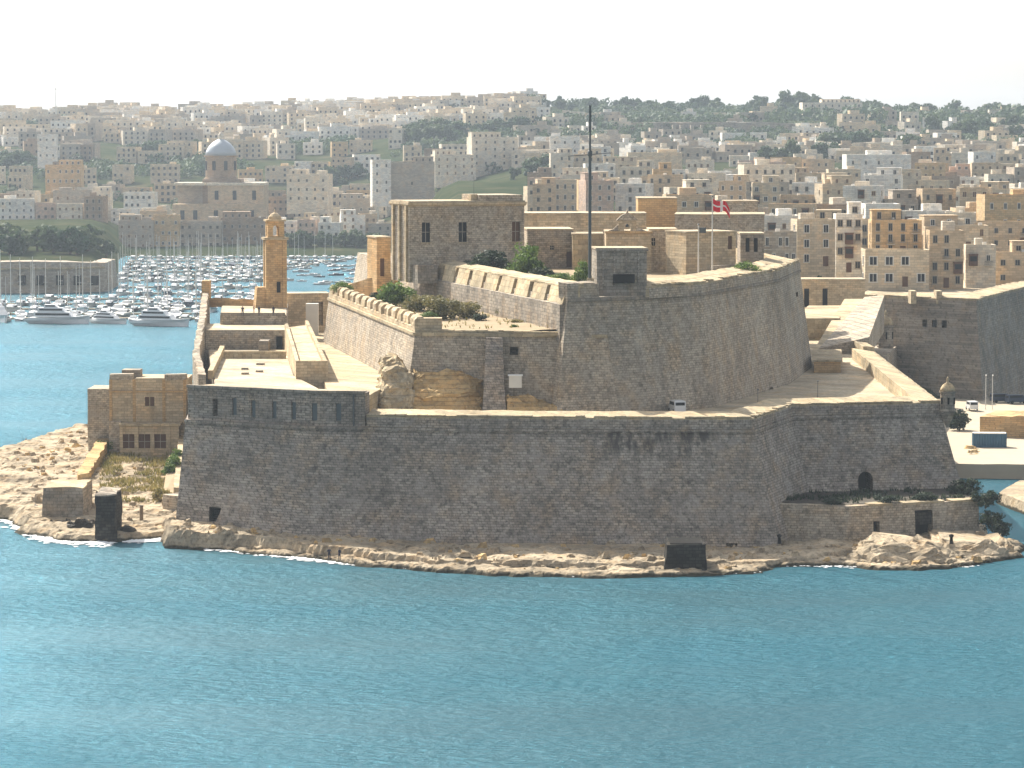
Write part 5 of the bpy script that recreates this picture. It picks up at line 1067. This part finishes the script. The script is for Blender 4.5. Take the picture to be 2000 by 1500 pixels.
for l_, a_, b_, c_, d_, Y_, ci, rz, kw in NOT: hpx(l_, a_, b_, c_, d_, Y_, ci, rz, 2 if Y_ < 1000 else 1, group='notable houses of the town', **kw)
count = len(NOT)
# rows of the town behind the fort (right) and on the left shore
def hrow(Y, px0, px1, rowname, near, gap=.25, hs=(6, 12), ws=(7, 13), depth=9, skip=()):
    global count
    px = px0; k = 0
    while px < px1:
        w = rh.uniform(*ws); pw = w / Y * FPX; cx = px + pw / 2; px += pw * rh.uniform(1.0, 1.12)
        if rh.random() < gap or any(a_ < cx < b_ for a_, b_ in skip): continue
        y = Y + rh.uniform(-12, 12); x = X(cx, y); k += 1; h = rh.uniform(*hs); ci = rh.choice((0, 0, 0, 1, 1, 1, 2, 3, 4, 4, 5, 5, 5, 6, 7))
        sto = ['', 'single', 'two', 'three', 'four', 'five', 'six'][min(6, max(1, int(h / 3.2)))]
        house(f'{HC[ci][0]} {sto} storey house, {ORD[k]} from left in {rowname}', (x, y, ground(x, y) - .5), w, depth * rh.uniform(.8, 1.3), h, rh.uniform(-.35, .2), ci, near); count += 1
for i, (Y, a_, b_, near, hs) in enumerate(((895, 1470, 2080, 2, (9, 15)), (950, 1470, 2080, 2, (10, 16)), (1020, 1300, 2080, 2, (10, 16)), (1100, 1480, 2080, 2, (10, 17)), (1180, 1250, 2080, 2, (10, 17)), (1270, 1040, 2080, 1, (10, 18)), (1370, 1030, 2080, 1, (9, 16)), (1480, 1030, 2080, 1, (9, 15)), (1600, 1030, 2080, 1, (8, 14)), (1740, 1040, 2060, 1, (7, 12)))):
    hrow(Y, a_, b_, f'{ORD[i + 1]} town row behind the fort', near, .12 if Y < 1500 else .3, hs, (8, 15), 10, skip=((1640, 1790),) if 1550 < Y < 1800 else ())
for i, (Y, a_, b_, g_) in enumerate(((1715, 520, 740, .35), (1760, 0, 740, .25), (1830, -40, 740, .15), (1930, -40, 760, .15), (2040, -40, 900, .2), (2170, -40, 1000, .35), (2330, -40, 760, .5))):
    hrow(Y, a_, b_, f'{ORD[i + 1]} row up the left slope', 1 if Y < 1850 else 0, g_, (7, 14), (9, 18), 10, skip=((335, 530),) if Y < 1960 else ())
for i, Y in enumerate((1700, 1790)): hrow(Y, 235, 740, f'{ORD[i + 1]} infill row above the creek head', 1, .25, (7, 12), (9, 14), 9, skip=((335, 530),))
# the far rest of the town: one mass
def faraway():
    rnd = random.Random(5); mb = MB(); k = 0
    def hb(x, y, w, d, h, mi):
        z = ground(x, y); a_ = rnd.uniform(-.4, .4); mb.obox((x, y), a_, w, d, z - 5, z + h, mi)
        if rnd.random() < .5: mb.obox((x + w * .1, y), a_, w * .4, d * .5, z + h, z + h + 2.4, mi)
        ca, sa = math.cos(a_), math.sin(a_); n = max(1, int(w / 4))
        for r_ in range(max(1, int(h / 3.4))):
            for c in range(n):
                u = -w / 2 + w * (c + .5) / n; mb.obox((x + u * ca + d / 2 * sa, y + u * sa - d / 2 * ca), a_, 1.3, .3, z + r_ * 3.3 + 1, z + r_ * 3.3 + 2.7, 4)
    for _ in range(800):
        u = rnd.uniform(-60, 1050); y = rnd.triangular(2300, 3150, 2900); x = X(u, y)
        if noise.noise(Vector((x * .006, y * .006, 9))) < -.12: continue
        hb(x, y, rnd.uniform(9, 24), rnd.uniform(8, 14), rnd.uniform(6, 13), rnd.randrange(4))
    for _ in range(230):
        u = rnd.uniform(1000, 2060); y = rnd.triangular(1830, 2650, 1900); x = X(u, y); hb(x, y, rnd.uniform(8, 18), 9, rnd.uniform(5, 9), rnd.randrange(4))
    tag(mb.build('distant_town', [HM[0], HM[1], HM[3], HM[5], M['glass']]), 'hazy pale houses of the distant town along the ridge', None, None, 'stuff')
faraway()

# domed church
def church():
    Y = 1880.0; cx = X(430, Y); z0 = 8.0; t = thing('domed_church', 'large church with grey dome rising above the left waterfront', 'church', (cx, Y, z0))
    def pb(nm, p0, p1, yt, yo, dep, mt='wall'): m = MB(); m.box(X(p0, Y), X(p1, Y), Y + yo, Y + yo + dep, z0 - 6, ZY(yt, Y)); return m.build(nm, mt if not isinstance(mt, str) else M[mt], t)
    pb('nave', 345, 400, 362, 8, 30, HM[3]); pb('transept', 408, 516, 358, -4, 40, HM[4]); pb('aisle', 340, 524, 398, -9, 12, HM[4]); pb('crossing', 395, 470, 350, 4, 24, HM[6])
    for p0, p1 in ((346, 399), (409, 515)): m = MB(); m.box(X(p0, Y) - 1, X(p1, Y) + 1, Y - 5, Y + 30, ZY(362, Y), ZY(357, Y)); m.build('cornice', HM[1], t)
    dx = X(428, Y); r = 8.4; zd = ZY(304, Y)
    m = MB(); m.lathe((dx, Y + 16, ZY(352, Y)), [(r + .8, 0), (r + .8, 1), (r, 1.2), (r, zd - ZY(352, Y) - 1), (r + .9, zd - ZY(352, Y) - .6), (r + .9, zd - ZY(352, Y))], 16); m.build('drum', HM[6], t)
    for k in range(8):
        a_ = math.pi / 8 + k * math.pi / 4; m = MB(); m.obox((dx + math.cos(a_) * r, Y + 16 + math.sin(a_) * r), a_ + math.pi / 2, 1.8, .5, zd - 8, zd - 3); m.build('drum_window', M['glass'], t)
    m = MB(); m.lathe((dx, Y + 16, zd), [(r + .2, 0), (r * .96, 2.2), (r * .82, 4.6), (r * .58, 6.8), (r * .3, 8.2), (1.2, 8.8)], 16); m.build('dome', M['lead'], t, True)
    m = MB(); m.lathe((dx, Y + 16, zd + 8.7), [(1.3, 0), (1.3, 2.2), (1.6, 2.4), (.8, 3.4), (.1, 4.2), (.08, 5.6)], 10); m.build('lantern', HM[1], t)
    for px in (360, 385, 425, 460, 495): m = MB(); m.box(X(px, Y) - 1.1, X(px, Y) + 1.1, Y - 9.3, Y - 8.9, ZY(428, Y), ZY(410, Y)); m.build('window', M['glass'], t)
    for px in (425, 460, 498): m = MB(); m.box(X(px, Y) - 1.0, X(px, Y) + 1.0, Y - 4.3, Y - 3.9, ZY(390, Y), ZY(372, Y)); m.build('window', M['glass'], t)
church()
# stone sea wall of the left promontory, ridge fortifications
sw = thing('promontory_wall', 'long low fortification wall on the left shore across the creek', 'wall', (X(100, 1285), 1285, 0))
m = MB(); pathwall(m, [(X(-200, 1262), 1262), (X(110, 1268), 1268), (X(205, 1280), 1280), (X(225, 1330), 1330)], 5, -1, [11.5, 11.5, 10.5, 10.0], [11.8, 11.8, 10.8, 10.2], 6, .3, 0, 1.2); m.build('wall', HM[3], sw)
m = MB(); pathwall(m, [(X(-200, 1261), 1261), (X(110, 1267), 1267), (X(205, 1279), 1279)], 1, 8.6, 9.2, 9.3, 6, .1); m.build('cordon', M['pale'], sw)
for px in (45, 80, 118, 152, 186): m = MB(); m.box(X(px, 1268) - 1.2, X(px, 1268) + 1.2, 1264.5, 1268, 3, 6.5); m.build('casemate_opening', M['dark'], sw)
rw_ = thing('ridge_fortification', 'long brown fortification wall with arches under the ridge trees', 'wall', (X(1500, 2350), 2350, 55))
m = MB(); pathwall(m, [(X(1180, 2360), 2370), (X(1290, 2340), 2340), (X(1490, 2330), 2330), (X(1640, 2300), 2300), (X(1780, 2330), 2330)], 2.5, 40, [63, 64, 64, 61, 57], [63, 64, 64, 61, 57], 12, .5, 0, 3); m.build('wall', M['grey'], rw_)
for px in (1605, 1632, 1688, 1745): m = MB(); m.box(X(px, 2300) - 4, X(px, 2300) + 4, 2292, 2312, 51, 56.5); m.build('arch_opening', M['dark'], rw_)
for px in (1315, 1330, 1350, 1370): m = MB(); m.box(X(px, 2335) - 1.2, X(px, 2335) + 1.2, 2326, 2340, 44, 62); m.build('buttress', HM[3], rw_)
pyl = thing('radio_mast', 'faint thin radio mast on the left skyline', 'mast', (X(112, 3000), 3000, 65)); px_ = X(112, 3000)
m = MB(); m.cyl((px_, 3000, 66), (px_, 3000, 101), .7, .25, 4); m.build('shaft', M['offwhite'], pyl); m = MB(); m.box(px_ - 1.8, px_ + 1.8, 2999.6, 3000.4, 93, 93.6); m.build('crossbar', M['offwhite'], pyl)

# ------------------------------------------------------------------ trees
TC = [leafball('crown', M['leaf_hill'], 300 + i, 22, 34, .16, (1, 1, s_)) for i, s_ in enumerate((.75, .85, .7, 1.0, .65))]
TT = grab(MB().cyl((0, 0, 0), (.06, 0, .55), .09, .06, 6).cyl((.06, 0, .55), (-.12, .05, .95), .05, .025, 5).cyl((.06, 0, .55), (.25, -.05, .9), .045, .02, 5).cyl((.05, 0, .45), (.05, .25, .85), .04, .02, 5).build('trunk', M['bark']))
rt_ = random.Random(77)
def tree(label, x, y, z, r, group, rz=1.0, name='tree', k=None):
    t = thing(name, label, 'tree', (x, y, z), rt_.random() * 6.28, group)
    tr = put('trunk', TT, t); tr.scale = (r * 1.1, r * 1.1, r * 1.2 * rz); tr.location = (0, 0, -.3)
    c = put('crown', TC[rt_.randrange(5) if k is None else k], t); c.location = (0, 0, r * rz * .72); c.scale = (r, r, r * rz)
def trow(pxs, Y, name, rr=(4, 7), dz=0.0, rz=1.0, jy=25):
    for k, px in enumerate(sorted(pxs)):
        y = Y + rt_.uniform(-jy, jy); x = X(px, y); tree(f'{["round","spreading","dense","ragged"][k % 4]} green tree, {ORD[min(k + 1, 58)]} from left {name}', x, y, ground(x, y) + dz, rt_.uniform(*rr), 'trees on the hillside', rt_.uniform(.85, 1.2) * rz)
U = lambda a_, b_, n: [rt_.uniform(a_, b_) for _ in range(n)]
trow(U(1000, 1480, 44), 2780, 'along the ridge above the mast', (3, 8)); trow(U(1480, 1600, 16), 2700, 'in the ridge clump left of the pale building', (6, 10)); trow(U(1600, 2040, 44), 2750, 'along the ridge at upper right', (3.5, 9))
trow(U(1800, 2040, 18), 2250, 'on the green slope at far right', (5, 9)); trow(U(1560, 1800, 22), 2080, 'below the arched ridge wall', (6, 10)); trow(U(800, 1100, 26), 2350, 'on the wooded slope above the keep', (6, 10)); trow(U(1480, 1650, 8), 1900, 'behind the pair of white villas', (5, 8))
trow(U(250, 420, 18), 2380, 'on the slope left of the dome', (6, 10)); trow(U(560, 745, 30), 1672, 'in the green row along the creek head', (3.5, 5.5), 0, 1.0, 8); trow(U(-20, 215, 26), 1400, 'on top of the left promontory', (5, 8)); trow(U(0, 100, 7), 2300, 'on the left slope', (6, 9)); trow(U(560, 800, 14), 2150, 'on the slope right of the dome', (4, 7)); trow(U(1000, 1110, 9), 1780, 'between the white houses left of the mast', (4, 7))
tree('round dark green tree before the beige house near the far bastion', X(1607, 815), 815, 21, 3.2, 'trees on the hillside')
tree('slender dark cypress in the town above the fort magazine', X(1475, 1500), 1500, 28, 3.0, 'trees on the hillside', 2.6)
def wood():
    rnd = random.Random(12); mb = MB(); n = 0
    def blob(x, y, r):
        z = ground(x, y) + r * .5
        for _ in range(46):
            d_ = Vector((rnd.gauss(0, 1), rnd.gauss(0, 1), rnd.gauss(0, 1))).normalized(); c = Vector((x, y, z)) + Vector((d_.x * r, d_.y * r, d_.z * r * .7)) * rnd.uniform(.6, 1.05)
            n_ = (d_ + Vector((rnd.gauss(0, .5), rnd.gauss(0, .5), rnd.gauss(0, .5)))).normalized(); u = n_.orthogonal().normalized(); w = n_.cross(u); s = r * rnd.uniform(.18, .34)
            mb.add([c - u * s, c + w * s * .7, c + u * s, c - w * s * .7], [(0, 1, 2, 3)])
    while n < 2300:
        u = rnd.uniform(-60, 2080); y = rnd.triangular(1850, 3100, 2500); x = X(u, y)
        dens = noise.noise(Vector((x * .006 + 4, y * .006, 3))) + (.35 if u > 1050 and y > 2050 else -.05)
        if y < 2060 and u > 1000 and dens < .3: continue
        if dens < .05: continue
        blob(x, y, rnd.uniform(2.5, 6)); n += 1
    for _ in range(60): u = rnd.uniform(1500, 2040); y = rnd.uniform(2400, 2800); blob(X(u, y), y, rnd.uniform(5, 9))
    tag(mb.build('hillside_scrub', M['leaf_hill']), 'scrub and distant woodland covering the hillside', None, None, 'stuff')
wood()

# ------------------------------------------------------------------ boats
def hullmesh(nm, L, Bm, H, mats, stripe=True):
    """boat hull along y, bow at -y; lofted sections"""
    mb = MB(); rg = []
    for s in np.linspace(0, 1, 9):
        y = -L / 2 + L * s; b = Bm / 2 * (math.sin(min(1, (s + .02) * 1.5) * math.pi / 2) ** .7) * (1 - .15 * max(0, s - .7) / .3); zt = H * (1.25 - .35 * math.sin(s * math.pi * .6)); y2 = y + (0 if s > .1 else .0)
        rg.append([(-b, y, zt), (-b * .95, y + .1, zt * .55), (-b * .7, y + L * .03 * (1 - s), 0), (0, y + L * .06 * (1 - s), -.35), (b * .7, y + L * .03 * (1 - s), 0), (b * .95, y + .1, zt * .55), (b, y, zt)])
    mb.loft(rg, True, True); return grab(mb.build(nm, mats))
HW = [hullmesh('hull', 1, .32, .1, M['white']), hullmesh('hull', 1, .34, .11, M['offwhite']), hullmesh('hull', 1, .32, .1, M['navy'])]
def cabmesh():
    m = MB(); m.loft([[(-.1, -.2, .08), (.1, -.2, .08), (.12, .22, .08), (-.12, .22, .08)], [(-.085, -.1, .16), (.085, -.1, .16), (.105, .2, .165), (-.105, .2, .165)]]); return grab(m.build('cabin', M['white']))
CAB = cabmesh(); CABW = grab(MB().loft([[(-.107, -.13, .105), (.107, -.13, .105), (.124, .18, .105), (-.124, .18, .105)], [(-.096, -.11, .14), (.096, -.11, .14), (.115, .17, .14), (-.115, .17, .14)]]).build('cabin_window', M['glass']))
MAST = grab(MB().cyl((0, -.02, .1), (0, -.02, 1.4), .011, .008, 5).cyl((-.07, -.02, .7), (.07, -.02, .7), .004, .004, 4).build('mast', M['offwhite'])); BOOM = grab(MB().cyl((0, -.02, .24), (0, .36, .23), .022, .016, 6).build('furled_sail', M['navy']))
rb = random.Random(4); nb = 0
def boat(label, x, y, L, rz, sail, group, hull=None):
    t = thing('sailing_boat' if sail else 'motor_boat', label, 'boat', (x, y, .02), rz, group); S = (L, L, L)
    o = put('hull', HW[hull if hull is not None else rb.choice((0, 0, 0, 1, 1, 2))], t); o.scale = S
    o = put('cabin', CAB, t); o.scale = S; w = put('window', CABW, o)
    if sail: o = put('mast', MAST, t); o.scale = S; o = put('furled_sail', BOOM, t); o.scale = S
def brow(Y, px0, px1, name, lens, sail_p, step):
    px = px0; k = 0
    while px < px1:
        L = rb.uniform(*lens); y = Y + rb.uniform(-3, 3); k += 1; s = rb.random() < sail_p
        boat(f'{"sailing boat" if s else "motor boat"} moored {ORD[min(k, 58)]} from left in the {name} row of the creek', X(px, y), y, L, rb.uniform(-.25, .25) + (math.pi if rb.random() < .4 else 0), s, 'boats moored in the creek'); px += L * step * rb.uniform(.8, 1.5) / Y * FPX
for i, (Y, a_, b_, ln, sp) in enumerate(((1085, 10, 395, (9, 13), .5), (1112, 0, 405, (9, 14), .65), (1142, -5, 420, (9, 14), .75), (1175, 0, 500, (9, 14), .75), (1210, 60, 510, (9, 14), .75), (1250, 235, 515, (9, 14), .75), (1300, 240, 520, (9, 13), .6), (1360, 240, 520, (9, 13), .55), (1400, 240, 520, (9, 13), .6), (1440, 245, 530, (8, 12), .6), (1480, 245, 560, (8, 12), .5), (1520, 250, 620, (8, 11), .5), (1560, 255, 660, (7, 10), .4), (1600, 260, 700, (7, 10), .4))):
    brow(Y, a_, b_, ORD[i + 1], ln, sp, .40)
    pn = thing('pontoon', f'long floating pontoon behind the {ORD[i + 1]} row of moored boats', 'pontoon', (X(a_, Y + 9), Y + 9, 0), 0, 'marina pontoons')
    m = MB(); m.box(X(a_, Y + 9), X(b_, Y + 9), Y + 8, Y + 10, -.2, .55); m.build('deck', M['quay'], pn)
    for u_ in np.linspace(a_ + 10, b_ - 10, 5): m = MB(); m.cyl((X(u_, Y + 9), Y + 8.2, -.5), (X(u_, Y + 9), Y + 8.2, 2.2), .22, .22, 6); m.build('pile', M['wood'], pn)
for k, px in enumerate(sorted(rb.uniform(560, 745) for _ in range(46))):
    Y = rb.uniform(1330, 1610); boat(f'small open boat, {ORD[k + 1]} from left on open water right of the bell tower', X(px, Y), Y, rb.uniform(4, 7), rb.uniform(1.0, 2.2), False, 'small boats on open water right of the bell tower')
def yacht(label, px, py, L, rz, dark):
    q = PZ(px, py, 0); t = thing('motor_yacht', label, 'yacht', (q.x, q.y, 0), rz, 'large yachts at the front of the marina')
    o = put('hull', HW[2 if dark else 0], t); o.scale = (L * .8, L, L * 1.1)
    for k, (y0, y1, z0, z1, w) in enumerate(((-.22, .42, .11, .19, .1), (-.1, .36, .19, .26, .085), (.02, .26, .26, .31, .065))):
        m = MB(); m.loft([[(-w * L, y0 * L, z0 * L), (w * L, y0 * L, z0 * L), (w * L, y1 * L, z0 * L), (-w * L, y1 * L, z0 * L)], [(-w * .85 * L, (y0 + .06) * L, z1 * L), (w * .85 * L, (y0 + .06) * L, z1 * L), (w * .9 * L, y1 * L, z1 * L), (-w * .9 * L, y1 * L, z1 * L)]])
        d_ = m.build('deck_house', M['white']); d_.parent = t
        m = MB(); z2, z3 = z0 + (z1 - z0) * .35, z0 + (z1 - z0) * .75; m.box(-w * .975 * L, w * .975 * L, (y0 + .05) * L, (y1 - .03) * L, z2 * L, z3 * L); g_ = m.build('window_band', M['glass']); g_.parent = d_
    m = MB(); m.cyl((0, .15 * L, .31 * L), (0, .17 * L, .4 * L), .006 * L, .004 * L, 5); o = m.build('radar_mast', M['white']); o.parent = t
yacht('large white yacht lying broadside at the front left of the marina', 118, 632, 19, R(82), False); yacht('large tall white yacht at the front right of the marina', 318, 637, 18, R(70), False); yacht('smaller white yacht between the two large ones at the marina front', 215, 632, 13, R(60), False); yacht('white motor yacht cut by the left picture edge', 0, 628, 18, R(20), False)

# ------------------------------------------------------------------ haze: one closed box of even, thin air
m, nt, N, L, P = newmat('thin_haze'); N.remove(P); pv = N.new('ShaderNodeVolumePrincipled'); pv.inputs['Density'].default_value = HAZE_D; pv.inputs['Color'].default_value = (.74, .87, 1.0, 1); pv.inputs['Anisotropy'].default_value = .25
L.new(pv.outputs[0], N['Material Output'].inputs['Volume'])
tag(MB().box(-4000, 4000, -500, 6600, -12, 125).build('haze', m), 'thin pale haze over the whole harbour', None, None, 'stuff')
